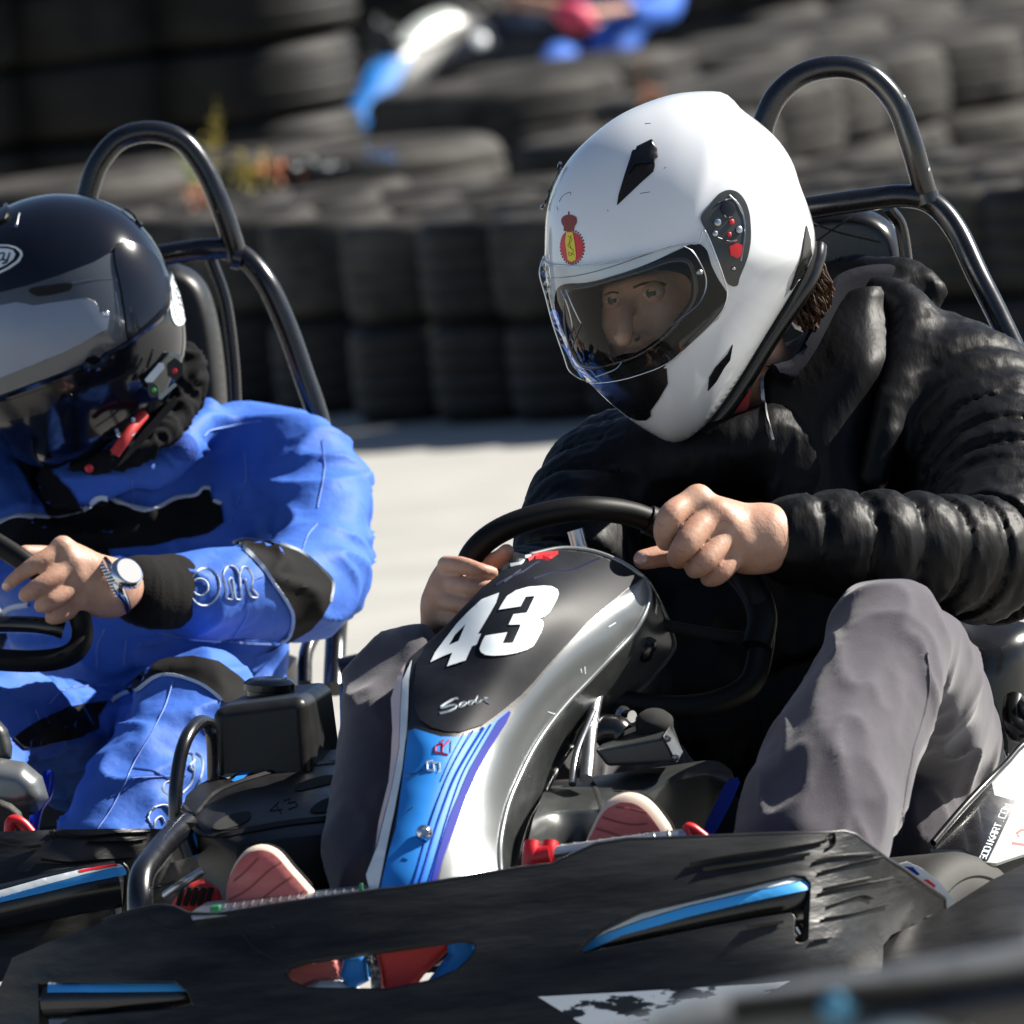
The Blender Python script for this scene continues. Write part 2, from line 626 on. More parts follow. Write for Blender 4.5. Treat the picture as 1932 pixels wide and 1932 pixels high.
# ------------------------------------------------------------------ materials
def mat(name, col, rough=.5, metal=0, col2=None, nscale=20, bump=None, bump2=None, coat=0, spec=.5, rvar=0, trans=0, sheen=0, sss=0, stretch=None, contrast=(.35, .65), sheenr=.5):
    m = bpy.data.materials.new(name); m.use_nodes = True
    nt = m.node_tree; n = nt.nodes; L = nt.links
    b = n['Principled BSDF']
    b.inputs['Base Color'].default_value = (*col, 1); b.inputs['Roughness'].default_value = rough
    b.inputs['Metallic'].default_value = metal; b.inputs['Coat Weight'].default_value = coat
    b.inputs['Coat Roughness'].default_value = .05
    b.inputs['Specular IOR Level'].default_value = spec
    if sheen:
        b.inputs['Sheen Weight'].default_value = sheen; b.inputs['Sheen Roughness'].default_value = sheenr
    if sss:
        b.inputs['Subsurface Weight'].default_value = sss; b.inputs['Subsurface Radius'].default_value = (1, .35, .2); b.inputs['Subsurface Scale'].default_value = .008
    tc = n.new('ShaderNodeTexCoord'); src = tc.outputs['Object']
    if stretch:
        mp = n.new('ShaderNodeMapping'); mp.inputs['Scale'].default_value = stretch[:3]
        if len(stretch) > 3:
            mp.inputs['Rotation'].default_value = stretch[3:]
        L.new(src, mp.inputs[0]); src = mp.outputs[0]
    if col2 or rvar:
        t = n.new('ShaderNodeTexNoise'); t.inputs['Scale'].default_value = nscale; t.inputs['Detail'].default_value = 6; t.inputs['Roughness'].default_value = .65
        L.new(src, t.inputs['Vector'])
        r = n.new('ShaderNodeMapRange'); r.inputs[1].default_value, r.inputs[2].default_value = contrast
        L.new(t.outputs[0], r.inputs[0])
        if col2:
            x = n.new('ShaderNodeMix'); x.data_type = 'RGBA'; x.inputs[6].default_value = (*col, 1); x.inputs[7].default_value = (*col2, 1)
            L.new(r.outputs[0], x.inputs[0]); L.new(x.outputs[2], b.inputs['Base Color'])
        if rvar:
            q = n.new('ShaderNodeMapRange'); q.inputs[3].default_value = max(0, rough - rvar); q.inputs[4].default_value = min(1, rough + rvar)
            L.new(t.outputs[0], q.inputs[0]); L.new(q.outputs[0], b.inputs['Roughness'])
    prev = None
    for bb in (bump, bump2):
        if bb:
            sc, st, dist = bb[:3]
            t = n.new('ShaderNodeTexNoise'); t.inputs['Scale'].default_value = sc; t.inputs['Detail'].default_value = bb[3] if len(bb) > 3 else 4
            L.new(src, t.inputs['Vector'])
            u = n.new('ShaderNodeBump'); u.inputs['Strength'].default_value = st; u.inputs['Distance'].default_value = dist
            L.new(t.outputs[0], u.inputs['Height'])
            if prev:
                L.new(prev.outputs[0], u.inputs['Normal'])
            prev = u
    if prev:
        L.new(prev.outputs[0], b.inputs['Normal'])
    return m
def glassmat(name, tint, refl=.04, rough=.03, alpha=None):
    m = bpy.data.materials.new(name); m.use_nodes = True
    nt = m.node_tree; n = nt.nodes; L = nt.links
    n.remove(n['Principled BSDF']); out = n['Material Output']
    t = n.new('ShaderNodeBsdfTransparent'); t.inputs[0].default_value = (*tint, 1)
    g = n.new('ShaderNodeBsdfGlossy'); g.inputs['Roughness'].default_value = rough; g.inputs[0].default_value = (1, 1, 1, 1)
    f = n.new('ShaderNodeFresnel'); f.inputs[0].default_value = 1.30
    mx = n.new('ShaderNodeMixShader'); L.new(f.outputs[0], mx.inputs[0]); L.new(t.outputs[0], mx.inputs[1]); L.new(g.outputs[0], mx.inputs[2])
    src = mx
    if alpha:
        d = n.new('ShaderNodeBsdfDiffuse'); d.inputs[0].default_value = (*alpha[:3], 1)
        m2 = n.new('ShaderNodeMixShader'); m2.inputs[0].default_value = alpha[3]
        L.new(mx.outputs[0], m2.inputs[1]); L.new(d.outputs[0], m2.inputs[2]); src = m2
    L.new(src.outputs[0], out.inputs[0])
    return m
M = {}
M['asphalt'] = mat('asphalt', (.30, .292, .268), .85, col2=(.385, .375, .345), nscale=3, bump=(180, .5, .004, 2), contrast=(.3, .7))
M['rubber'] = mat('rubber', (.006, .0055, .0055), .6, col2=(.017, .016, .014), nscale=9, bump=(60, .35, .002), spec=.25)
M['rubber_dusty'] = mat('rubber_dusty', (.012, .0112, .010), .75, col2=(.055, .050, .043), nscale=7, bump=(60, .35, .002), spec=.3)
M['rubber_pale'] = mat('rubber_pale', (.007, .0068, .0065), .8, col2=(.060, .056, .050), nscale=7, bump=(60, .35, .002), spec=.25)
M['blackplastic'] = mat('black_plastic', (.007, .007, .0075), .40, spec=.35, col2=(.014, .014, .015), nscale=14, rvar=.14, bump=(35, .12, .002), bump2=(400, .12, .0004))
M['wornplastic'] = mat('worn_plastic', (.0075, .008, .0085), .38, spec=.26, col2=(.030, .030, .030), nscale=12, rvar=.2, bump=(16, .55, .006), bump2=(220, .15, .0006), stretch=(.35, 1, 2.2))
M['smoothblack'] = mat('smooth_black', (.005, .005, .0055), .26, coat=.15, rvar=.08, nscale=40)
M['tubeblack'] = mat('tube_black', (.006, .006, .008), .27, rvar=.12, nscale=60, bump=(300, .1, .0003), coat=.3)
M['grip'] = mat('grip_rubber', (.003, .003, .003), .5, spec=.2, bump=(500, .2, .0004))
M['matteblack'] = mat('matte_black', (.004, .004, .004), .9)
M['helmetwhite'] = mat('helmet_white', (.78, .80, .82), .16, coat=.6, col2=(.72, .735, .75), nscale=5, rvar=.05, bump=(9, .05, .002))
M['lining'] = mat('lining', (.0035, .0035, .0045), .95, spec=.2)
M['skin'] = mat('skin', (.50, .315, .225), .5, col2=(.40, .205, .14), nscale=30, bump=(320, .35, .0008, 3), bump2=(80, .22, .0016, 3), sss=.10, spec=.3)
M['face'] = mat('face_skin', (.52, .29, .19), .5, col2=(.42, .21, .14), nscale=18, bump=(220, .15, .0006), sss=.12)
M['hair'] = mat('hair', (.030, .015, .008), .45, col2=(.09, .045, .022), nscale=80, bump=(120, .8, .004), stretch=(3, 1, .6))
M['jacket'] = mat('puffer', (.0028, .0028, .0035), .49, bump=(38, .42, .004, 3), stretch=(1.8, 1, .6), spec=.16)
M['knit'] = mat('navy_knit', (.0022, .0025, .0070), .9, bump=(300, .4, .001), spec=.15)
M['trouser'] = mat('trouser', (.038, .032, .044), .85, col2=(.048, .041, .055), nscale=60, bump=(10, .35, .008, 3), bump2=(500, .4, .0006), sheen=.25)
M['suit'] = mat('suit_blue', (.040, .118, .46), .62, col2=(.052, .145, .53), nscale=12, bump=(14, .6, .010, 4), bump2=(70, .3, .002), spec=.2)
M['suitblack'] = mat('suit_black', (.0040, .0036, .0034), .85, bump=(9, .5, .008, 3), bump2=(600, .3, .0005), spec=.2)
M['nail'] = mat('nail', (.58, .38, .31), .25, coat=.3)
M['crease'] = mat('skin_crease', (.27, .13, .085), .6)
M['slotblue'] = mat('slot_blue', (.05, .33, .74), .4, spec=.3)  # sticker blue brightened in its colour to stand for light in the slots
M['portblack'] = mat('port_black', (.003, .003, .0035), .6, spec=.15)
M['dial'] = mat('watch_dial', (.22, .23, .25), .5, spec=.3)
M['piping'] = mat('piping', (.58, .64, .70), .8, spec=.12)
M['stitch'] = mat('stitch', (.22, .32, .66), .85, spec=.1)
M['velcro'] = mat('velcro', (.02, .07, .35), .9, bump=(400, .8, .002))
M['knitblack'] = mat('knit_black', (.0055, .005, .0045), .95, bump=(350, .6, .001), spec=.2)
M['chrome'] = mat('chrome', (.65, .66, .68), .15, metal=1)
M['alu'] = mat('aluminium', (.42, .43, .45), .32, metal=1, rvar=.1, nscale=80)
M['silver'] = mat('silver_body', (.20, .212, .215), .30, metal=.55, rvar=.10, nscale=14, bump=(30, .06, .002), bump2=(260, .08, .0004), col2=(.17, .18, .18))  # silver; on the black plastic fairing it puts sun sheen into the colour
M['darksilver'] = mat('dark_silver_body', (.036, .039, .039), .32, metal=.25, rvar=.12, nscale=18, bump=(24, .18, .003), col2=(.062, .066, .064))
M['stickerblack'] = mat('sticker_black', (.006, .0065, .010), .42, spec=.07, rvar=.04, nscale=10, col2=(.016, .018, .023))
M['blue'] = mat('sticker_blue', (.010, .17, .56), .5, col2=(.02, .21, .62), nscale=9, spec=.25)
M['deepblue'] = mat('sticker_deep_blue', (.010, .02, .26), .6, spec=.12)
M['navyscuff'] = mat('navy_scuff', (.008, .012, .05), .6, spec=.15)
M['midblue'] = mat('sticker_mid_blue', (.012, .06, .42), .5, spec=.25)
M['whitesticker'] = mat('white_sticker', (.72, .76, .78), .35, col2=(.60, .66, .68), nscale=25, coat=.2)
M['pinkstrip'] = mat('faded_pink', (.62, .42, .42), .5, col2=(.66, .55, .54), nscale=8)
M['red'] = mat('red_plastic', (.62, .015, .02), .35)
M['redcloth'] = mat('red_cloth', (.45, .02, .02), .6)
M['green'] = mat('green_plastic', (.01, .13, .05), .4)
M['sole'] = mat('shoe_sole', (.42, .085, .085), .7, col2=(.50, .15, .13), nscale=14, bump=(30, .3, .002), stretch=(1, 1, 4))
M['solerim'] = mat('sole_rim', (.62, .50, .40), .75)
M['glass'] = glassmat('visor_clear', (.90, .92, .92), rough=.02, alpha=(.5, .5, .48, .006))
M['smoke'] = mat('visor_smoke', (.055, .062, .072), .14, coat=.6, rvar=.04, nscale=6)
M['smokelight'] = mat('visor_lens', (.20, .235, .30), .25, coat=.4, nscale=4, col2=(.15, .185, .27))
M['helmetblack'] = mat('helmet_black', (.004, .005, .009), .13, coat=.35, spec=.35, bump=(5, .03, .002))
M['eyewhite'] = mat('eye_white', (.5, .5, .48), .45, spec=.2)
M['iris'] = mat('iris', (.02, .03, .022), .3, spec=.2)
M['yellow'] = mat('yellow', (.75, .62, .04), .5)
M['maroon'] = mat('maroon', (.22, .04, .03), .6)
M['panel'] = mat('light_panel', (.36, .39, .37), .35, col2=(.29, .32, .30), nscale=12, coat=.2)
M['bluefoil'] = mat('blue_metal', (.005, .035, .40), .3, metal=.3)
M['greybody'] = mat('grey_body', (.15, .155, .15), .35, col2=(.06, .06, .06), nscale=6, rvar=.1)
M['torn'] = mat('torn_white', (.72, .75, .76), .4, col2=(.015, .015, .016), nscale=16, contrast=(.53, .55), stretch=(.8, 1, 2.5))
M['weed'] = mat('weed', (.22, .28, .08), .7)
M['dryleaf'] = mat('dry_leaf', (.42, .14, .05), .7)
M['yleaf'] = mat('yellow_leaf', (.42, .34, .06), .6)
M['glovepink'] = mat('pink_glove', (.65, .05, .12), .6)
# ------------------------------------------------------------------ ground
def ground():
    me = bpy.data.meshes.new('asphalt_track')
    me.from_pydata([(-300, -20, 0), (300, -20, 0), (300, 600, 0), (-300, 600, 0)], [], [(0, 1, 2, 3)])
    me.materials.append(M['asphalt'])
    o = bpy.data.objects.new('asphalt_track', me); COL.objects.link(o)
    tag(o, 'pale sunlit asphalt of the kart track', kind='structure')
ground()

# ------------------------------------------------------------------ tyres
def tyre_mesh(R, H, name):
    h = H / 2
    prof = [(R * .52, -h * .55), (R * .56, -h * .82), (R * .68, -h * .97), (R * .82, -h), (R * .90, -h * .93), (R * .96, -h * .80), (R * .985, -h * .62)]
    for g in (-.42, 0, .42):
        prof += [(R * .998, h * (g - .07)), (R * .975, h * (g - .05)), (R * .975, h * (g + .05)), (R * .998, h * (g + .07))]
    prof += [(R * .985, h * .62), (R * .96, h * .80), (R * .90, h * .93), (R * .82, h), (R * .68, h * .97), (R * .56, h * .82), (R * .52, h * .55),
             (R * .60, h * .45), (R * .80, h * .5), (R * .88, 0), (R * .80, -h * .5), (R * .60, -h * .45)]
    P, F = lathe(prof + prof[:1], (0, 0, 0), (0, 0, 1), 56)
    me = rawmesh(name, P, F)
    fix = [tuple(reversed(f)) for f in F]
    return me
TY = {}
for k, (R, H) in {'kart': (.142, .2), 'car': (.31, .2), 'wide': (.33, .225)}.items():
    for d in ('rubber', 'rubber_dusty', 'rubber_pale'):
        me = tyre_mesh(R, H * .985, 'tyre'); me.materials.append(M[d]); TY[k, d] = (me, R, H)
ORD = ['first', 'second', 'third', 'fourth', 'fifth', 'sixth', 'seventh', 'eighth', 'ninth', 'tenth', 'eleventh', 'twelfth', 'thirteenth',
       'fourteenth', 'fifteenth', 'sixteenth', 'seventeenth', 'eighteenth', 'nineteenth', 'twentieth']
def tyre(loc, kind, look, label, group, tilt=.02):
    me, R, H = TY[kind, look]
    o = bpy.data.objects.new('tyre', me)
    o.location = loc
    o.rotation_euler = (random.uniform(-tilt, tilt), random.uniform(-tilt, tilt), random.uniform(0, 6.28))
    COL.objects.link(o)
    return tag(o, label, 'tyre', group)
def level(i, n):
    if n == 1: return 'single'
    if i == n - 1: return 'topmost'
    if i == 0: return 'bottom'
    return ORD[i] + ' up'
def wallrow(pts, kind, look, n, desc, group, jit=.012, z0=0):
    for k, (u, v) in enumerate(pts):
        p = ground_px(u, v)
        nn = n[k % len(n)] if isinstance(n, (list, tuple)) else n
        H = TY[kind, 'rubber'][2]
        for i in range(nn):
            q = Vector((p.x + random.uniform(-jit, jit), p.y + random.uniform(-jit, jit), z0 + H * (i + .5)))
            lk = look if look != 'mix' else random.choice(['rubber', 'rubber_dusty'])
            if i == nn - 1 and look == 'rubber' and random.random() < .8: lk = 'rubber_dusty'
            tyre(q, kind, lk, '%s tyre, %s stack from left, %s' % (level(i, nn), ORD[k], desc), group)
vb = lambda u: np.interp(u, [300, 600, 750, 1000, 1900, 2300], [752, 764, 786, 788, 748, 730])
wallrow([(u, vb(u)) for u in (75, 225, 375, 520, 662, 808, 956, 1104, 1252, 1400, 1550, 1700, 1862, 2030)], 'kart', 'rubber', 2,
        'low tyre wall front row', 'front row of the low tyre wall', jit=.008)
for r, (dv, nm) in enumerate(((-46, 'second row'), (-88, 'third row'))):
    wallrow([(u, vb(u) + dv) for u in range(40 + 60 * r, 2000, 150)], 'kart', 'rubber_dusty', 2, 'low tyre wall %s' % nm, '%s of the low tyre wall' % nm)
def rowpts(u0, v0, u1, v1, n):
    return [(u0 + (u1 - u0) * i / (n - 1), v0 + (v1 - v0) * i / (n - 1)) for i in range(n)]
def G(u, D):
    return (u, -535 + 26030 / D - .114 * (u - 966))
wallrow([G(140, 22.6), G(711, 22.5)], 'wide', 'rubber_dusty', 2, 'wide middle row', 'wide tyres in the middle rows')
wallrow([G(420, 24.1), G(1245, 23.0)], 'car', 'rubber_dusty', 2, 'car tyre middle row', 'car tyres in the middle rows')
wallrow([G(962, 25.6), G(1112, 26.5)], 'wide', 'rubber_pale', 2, 'before the distant kart', 'tyres in front of the distant kart')
wallrow([G(1361, 24.8), G(1480, 25.4), G(1598, 26.0), G(1750, 26.7), G(1890, 27.4), G(2030, 28.1)], 'car', 'rubber_pale', 2, 'behind right roll hoop', 'pale row at right', jit=.03)
wallrow([G(1360, 27.6), G(1500, 28.4), G(1650, 29.2), G(1810, 30.0), G(1970, 30.8)], 'car', 'rubber_pale', 2, 'second row behind roll hoop', 'second pale row at right', jit=.03)
wallrow([G(1400, 30.6), G(1560, 31.4), G(1730, 32.2), G(1900, 33.0)], 'car', 'rubber_pale', [3, 3, 3, 3], 'upper right wide row', 'tyres at upper right', jit=.04)
# tall stacks at left
for (u, v, nm) in ((-128, 590, 'leftmost'), (186, 545, 'middle'), (500, 508, 'rightmost')):
    p = ground_px(u, v)
    for i in range(8):
        tyre(Vector((p.x + random.uniform(-.012, .012), p.y, .2 * (i + .5))), 'car', 'rubber', '%s tyre of the %s tall dark stack, upper left' % (level(i, 8), nm), 'tall dark stacks at upper left')
wallrow([G(-20, 29.2), G(390, 29), G(800, 30.5)], 'car', 'rubber', 8, 'behind the tall stacks', 'shaded row behind the tall stacks')
wallrow([G(u, 37) for u in range(0, 2100, 335)], 'car', 'rubber_dusty', 8, 'far barrier', 'far tyre barrier')

# weeds and litter between the tyres
def leafclump(name, u, v, dep, n, size, matn, label, cat, spread):
    P, F = [], []
    for i in range(n):
        c = V(u + random.gauss(0, spread[0]), v + random.gauss(0, spread[1]), dep + random.uniform(-.03, .03))
        a = np.array([random.gauss(0, 1) for _ in range(3)]); a /= np.linalg.norm(a)
        b = np.cross(a, [random.random(), 1, .2]); b /= np.linalg.norm(b)
        s = size * random.uniform(.6, 1.3); k = len(P)
        P += [c, c + a * s + b * s * .35, c + a * 2 * s, c + a * s - b * s * .35, c + a * s + np.cross(a, b) * s * .15]
        F += [(k, k + 1, k + 4), (k + 1, k + 2, k + 4), (k + 2, k + 3, k + 4), (k + 3, k, k + 4)]
    root_ = len(P); P.append(V(u, v + spread[1] * 1.2, dep)); k2 = len(P)
    for i in range(n):
        P.append(P[i * 5] + np.array([.0015, 0, 0])); F.append((root_, i * 5, k2 + i))
    o = part(name, (np.array(P), F), M[matn], None)
    return tag(o, label, cat)
leafclump('weed', 362, 312, 10.5, 40, .011, 'weed', 'pale green weed growing behind the left roll hoop', 'weed', (9, 26))
leafclump('dry_leaf_clump', 378, 375, 10.4, 34, .011, 'dryleaf', 'orange dry leaves lying low beside the left roll hoop', 'leaves', (20, 14))
leafclump('yellow_weed', 405, 252, 10.6, 26, .010, 'yleaf', 'short upright yellow weed above the left roll hoop', 'weed', (7, 26))
leafclump('flower_clump', 466, 320, 10.5, 60, .008, 'yleaf', 'yellow flowering weed between the dark tyres', 'weed', (20, 17))
leafclump('brown_leaf_clump', 512, 318, 10.6, 36, .012, 'dryleaf', 'rust brown leaf clump right of the yellow flowering weed', 'leaves', (22, 9))
leafclump('plastic_scrap', 610, 312, 10.8, 14, .010, 'whitesticker', 'pale scrap of plastic lying on the tyres', 'litter', (28, 7))
leafclump('blue_scrap', 711, 292, 10.9, 12, .011, 'blue', 'small bright blue scrap lying on the tyres', 'litter', (14, 8))
leafclump('rusty_scrap', 1225, 168, 13.5, 14, .02, 'dryleaf', 'rusty orange scrap beside the tyre under the distant kart', 'litter', (12, 22))
# ================================================================== driver with the white helmet
def base_at(u, v, w, z=0.0):
    p = W(u, v, w); return Vector((p.x, p.y, z))
PA = thing('person', base_at(1560, 1500, .05, .12), 'driver in white full-face helmet and black puffer jacket gripping the wheel of kart 43', 'person')

def fold(freq, amp, seed, st=(1, 1, 1), pw=1.0):
    def f(P, N):
        q = P * np.array(st) * freq
        q = q + 0.8 * np.stack([noise(q * .7, seed + 5), noise(q * .7, seed + 6), noise(q * .7, seed + 7)], 1)
        n = noise(q, seed)
        r = 1 - np.abs(2 * n - 1)
        return amp * (r ** pw - .5)
    return f
def addf(*fs):
    return lambda P, N: sum(f(P, N) for f in fs)

# jacket ------------------------------------------------------------
def puffs(spacing, amp, off=0.0):
    def f(s):
        x = (s + off) / spacing
        return amp * (np.abs(np.sin(np.pi * x)) ** .42 - .72)
    return f
v = Vol((930, 440, 2110, 1640, -.46, .52), .0042)
v.chain([(1640, 1520, .12, 205), (1600, 1300, .14, 225), (1530, 1080, .15, 240), (1500, 930, .17, 205), (1520, 830, .2, 170)], .05, mod=puffs(.052, .010))
v.chain([(1240, 960, .12, 110), (1270, 1080, .12, 140), (1290, 1230, .1, 150), (1340, 1400, .1, 150)], .04, mod=puffs(.05, .010))
v.chain([(1330, 880, .16, 130), (1700, 820, .18, 175)], .05)
v.chain([(1310, 880, .15, 115), (1180, 900, .14, 128), (1120, 960, .08, 122), (1085, 1040, .0, 112), (1060, 1110, -.04, 100), (985, 1120, -.13, 82), (905, 1140, -.23, 62), (845, 1190, -.30, 44)], .03, mod=puffs(.045, .011))
v.chain([(1690, 740, .17, 150), (1790, 780, .11, 178), (1880, 880, .02, 172), (1905, 985, -.08, 158), (1868, 1052, -.18, 122), (1760, 1040, -.245, 106), (1640, 1030, -.28, 102), (1540, 1022, -.30, 92), (1492, 1018, -.31, 74), (1480, 1017, -.312, 62)], .018, n=6, mod=puffs(.043, .0120, .01))
# hood and collar
v.chain([(1600, 700, .15, 110), (1650, 620, .2, 95), (1690, 570, .22, 72)], .04)
v.chain([(1555, 520, .28, 24), (1620, 515, .26, 34), (1700, 530, .22, 42), (1762, 548, .2, 26)], .015)
v.chain([(1590, 560, .15, 26), (1660, 560, .13, 40), (1720, 600, .10, 46), (1715, 690, .05, 44), (1680, 790, .0, 36), (1650, 900, -.02, 26)], .018)
v.chain([(1500, 800, .06, 50), (1540, 900, .02, 70), (1520, 1000, .0, 80)], .03)
v.chain([(1250, 860, .06, 90), (1380, 850, .02, 70), (1440, 820, .02, 50)], .05)
v.ell(1485, 600, .12, 62, 90, .075, .012, sub=True)
JK = v.mesh(1, addf(fold(26, .0022, 3, (1, 1, .7), 1.6), fold(75, .0016, 9, (1, .5, 1), 2.0)))
part('jacket', JK, M['jacket'], PA)
bJ = tree(JK)
for k, pth in ():
    part('pocket_zip', ribbon(pth, 7, bJ, .004), M['smoothblack'], PA)
# trousers ----------------------------------------------------------
v = Vol((610, 1080, 1960, 1720, -.74, .25), .0058)
v.chain([(1800, 1500, .06, 105), (1775, 1370, -.12, 118), (1712, 1240, -.33, 116), (1676, 1200, -.42, 108)], .03)
v.chain([(1676, 1200, -.43, 104), (1655, 1280, -.47, 122), (1600, 1400, -.53, 140), (1545, 1520, -.59, 152), (1510, 1620, -.63, 150)], .03)
v.chain([(1850, 1500, .05, 60), (1800, 1520, -.02, 90), (1700, 1560, -.15, 90)], .03)
v.chain([(1380, 1560, .15, 100), (1100, 1430, -.1, 95), (850, 1320, -.32, 95), (765, 1285, -.38, 88)], .03)
v.chain([(762, 1280, -.38, 84), (738, 1360, -.42, 98), (722, 1470, -.48, 102), (712, 1580, -.54, 96), (700, 1680, -.58, 82)], .03)
TR = v.mesh(2, addf(fold(12, .012, 21, (1, .5, .5), 2.6), fold(30, .005, 25, (1.2, .6, .6), 2.4)))
part('trousers', TR, M['trouser'], PA)
bT = tree(TR)
part('seam', ribbon(X('jk', [(690, 1560), (700, 1680), (680, 1800), (640, 1930)]) + X('sk', [(110, 850), (70, 1050), (40, 1300), (20, 1480)]), 3.5, bT, .0012), M['trouser'], PA)

# shoes -------------------------------------------------------------
def shoe(sole, w, rim, grooves, name='shoe'):
    o = np.array(sole)
    up, dep = blob([(p[0] + 6, p[1] - 2) for p in o], w + .02, .01, .09, n=2.4, nr=10, ns=60)
    s = part(name, up, M['knitblack'], PA)
    r, _ = blob(o, w + .012, .016, .02, n=3, nr=10, ns=60)
    part('sole_rim', r, M['solerim'], s)
    c = o.mean(0)
    inn = [(c[0] + (p[0] - c[0]) * rim[0] + rim[1], c[1] + (p[1] - c[1]) * rim[0] + rim[2]) for p in o]
    sl = decal(inn, tree(r), .002, .003, 8, smooth=True)
    part('sole', sl, M['sole'], s)
    bb = tree(sl)
    for g in grooves:
        part('sole_groove', ribbon(g, 4, bb, .0006), M['maroon'], s)
shoe(X('bl', [(1100, 430), (1130, 330), (1190, 250), (1270, 222), (1350, 250), (1420, 330), (1500, 420), (1580, 520), (1560, 640), (1400, 700), (1200, 700), (1105, 560)]), -.70,
     (.90, -6, 4), [X('bl', g) for g in ([(1130, 400), (1180, 360), (1250, 290)], [(1110, 490), (1200, 440), (1300, 350), (1360, 310)], [(1250, 500), (1340, 430), (1440, 360)], [(1350, 520), (1440, 470), (1490, 430)])])
shoe(X('ped', [(360, 1640), (420, 1480), (500, 1320), (600, 1210), (740, 1150), (880, 1165), (1000, 1240), (1110, 1370), (1195, 1510), (1200, 1640), (1100, 1760), (700, 1800), (420, 1760)]), -.66,
     (.84, -8, 10), [X('ped', g) for g in ([(520, 1390), (650, 1430), (800, 1460), (950, 1450)], [(460, 1500), (600, 1540), (760, 1600)], [(650, 1290), (800, 1310), (960, 1350)], [(900, 1540), (1000, 1540), (1080, 1560)])])

# body: head, neck and both hands as one skin ------------------------
def hand_chain(v, pts, k=.0035):
    v.chain(pts, k, n=4)
v = Vol((770, 440, 1960, 1225, -.46, .26), .00225)
H = lambda L: XR('hand', L)
w0 = -.33
hand_chain(v, H([(1800, 340, w0 + .03, 105), (1680, 365, w0 + .02, 104), (1600, 375, w0 + .01, 112)]), .02)      # wrist
v.chain(H([(1560, 360, w0, 115), (1470, 330, w0 - .004, 100), (1370, 270, w0 - .01, 66), (1285, 225, w0 - .018, 56)]), .02)
v.chain(H([(1560, 390, w0, 105), (1470, 400, w0 - .008, 92), (1400, 330, w0 - .018, 70)]), .02)
v.chain(H([(1560, 420, w0, 90), (1490, 450, w0 - .008, 72), (1440, 420, w0 - .016, 62)]), .02)
hand_chain(v, H([(1290, 228, w0 - .018, 60), (1215, 250, w0 - .032, 56), (1165, 292, w0 - .044, 56), (1145, 350, w0 - .038, 53), (1148, 395, w0 - .026, 45)]))
hand_chain(v, H([(1360, 285, w0 - .022, 58), (1285, 345, w0 - .042, 58), (1228, 415, w0 - .054, 56), (1195, 465, w0 - .042, 44), (1200, 480, w0 - .025, 36)]))
hand_chain(v, H([(1420, 350, w0 - .02, 54), (1370, 420, w0 - .038, 49), (1310, 490, w0 - .05, 48), (1272, 515, w0 - .038, 42), (1268, 505, w0 - .022, 36)]))
hand_chain(v, H([(1470, 420, w0 - .014, 52), (1430, 480, w0 - .028, 45), (1375, 540, w0 - .038, 42), (1335, 558, w0 - .028, 36), (1325, 550, w0 - .014, 32)]))
hand_chain(v, H([(1520, 430, w0 + .02, 70), (1380, 440, w0 + .028, 60), (1230, 450, w0 + .012, 50), (1120, 462, w0 - .0, 48), (1050, 476, w0 - .008, 44)]), .008)
for (cx, cy, ww, r) in ((1285, 205, -.022, 46), (1375, 262, -.028, 44), (1430, 330, -.026, 40), (1480, 400, -.02, 36)):
    v.ell(*X('hand', [(cx, cy)])[0], w0 + ww, r * .4386, r * .4386, .011, .012)
w1 = -.355
v.chain(H([(150, 800, w1 + .03, 62), (175, 700, w1 + .01, 78), (210, 620, w1, 76)]), .02)
v.chain(H([(170, 640, w1 + .01, 50), (215, 540, w1, 62), (230, 500, w1 - .005, 44)]), .02)
hand_chain(v, H([(205, 498, w1 - .01, 42), (270, 500, w1 - .032, 38), (340, 520, w1 - .042, 34), (400, 532, w1 - .037, 28)]))
hand_chain(v, H([(215, 575, w1 - .01, 44), (290, 590, w1 - .034, 40), (360, 598, w1 - .042, 36), (430, 600, w1 - .04, 32)]))
hand_chain(v, H([(200, 650, w1 - .01, 44), (275, 668, w1 - .032, 39), (350, 676, w1 - .037, 34)]))
hand_chain(v, H([(190, 715, w1 - .0, 48), (260, 740, w1 - .02, 40), (320, 745, w1 - .025, 36)]))
hand_chain(v, H([(250, 560, w1 + .02, 45), (350, 510, w1 + .03, 42), (430, 470, w1 + .015, 38), (462, 440, w1 + .01, 34)]))
# arms and shoulders inside the sleeves
v.chain([(1545, 1020, -.29, 44), (1700, 1035, -.25, 48), (1840, 1040, -.17, 55), (1850, 900, .0, 62), (1780, 790, .12, 75), (1620, 820, .17, 90), (1400, 860, .17, 85), (1240, 900, .14, 70), (1120, 980, .06, 58), (1060, 1090, -.03, 48), (960, 1125, -.17, 40), (835, 1195, -.31, 28)], .02)
# head
f = lambda L: XR('vz', L)
v.ell(1330, 520, .06, 130, 160, .105, .03)
v.ell(1250, 600, .005, 105, 110, .062, .03, rot=-15)
v.chain([(1390, 640, .06, 80), (1440, 740, .1, 78), (1500, 840, .16, 90)], .02)            # neck
v.chain([(1200, 690, -.01, 40), (1260, 700, .0, 55), (1340, 660, .03, 60)], .03)              # jaw
v.chain(f([(560, 560, -.030, 90), (760, 500, -.045, 95), (1000, 450, -.045, 95), (1250, 430, -.02, 110)]), .014)   # brow
v.chain(f([(740, 560, -.045, 60), (730, 760, -.062, 72), (715, 940, -.080, 84), (700, 1060, -.088, 96)]), .012)     # nose
v.ell(*X('vz', [(815, 1050)])[0], -.066, 11, 9, .010, .010)
v.ell(*X('vz', [(640, 1050)])[0], -.060, 10, 10, .012, .008)
v.chain(f([(1040, 780, -.038, 130), (1150, 760, -.02, 130)]), .03)                      # cheek
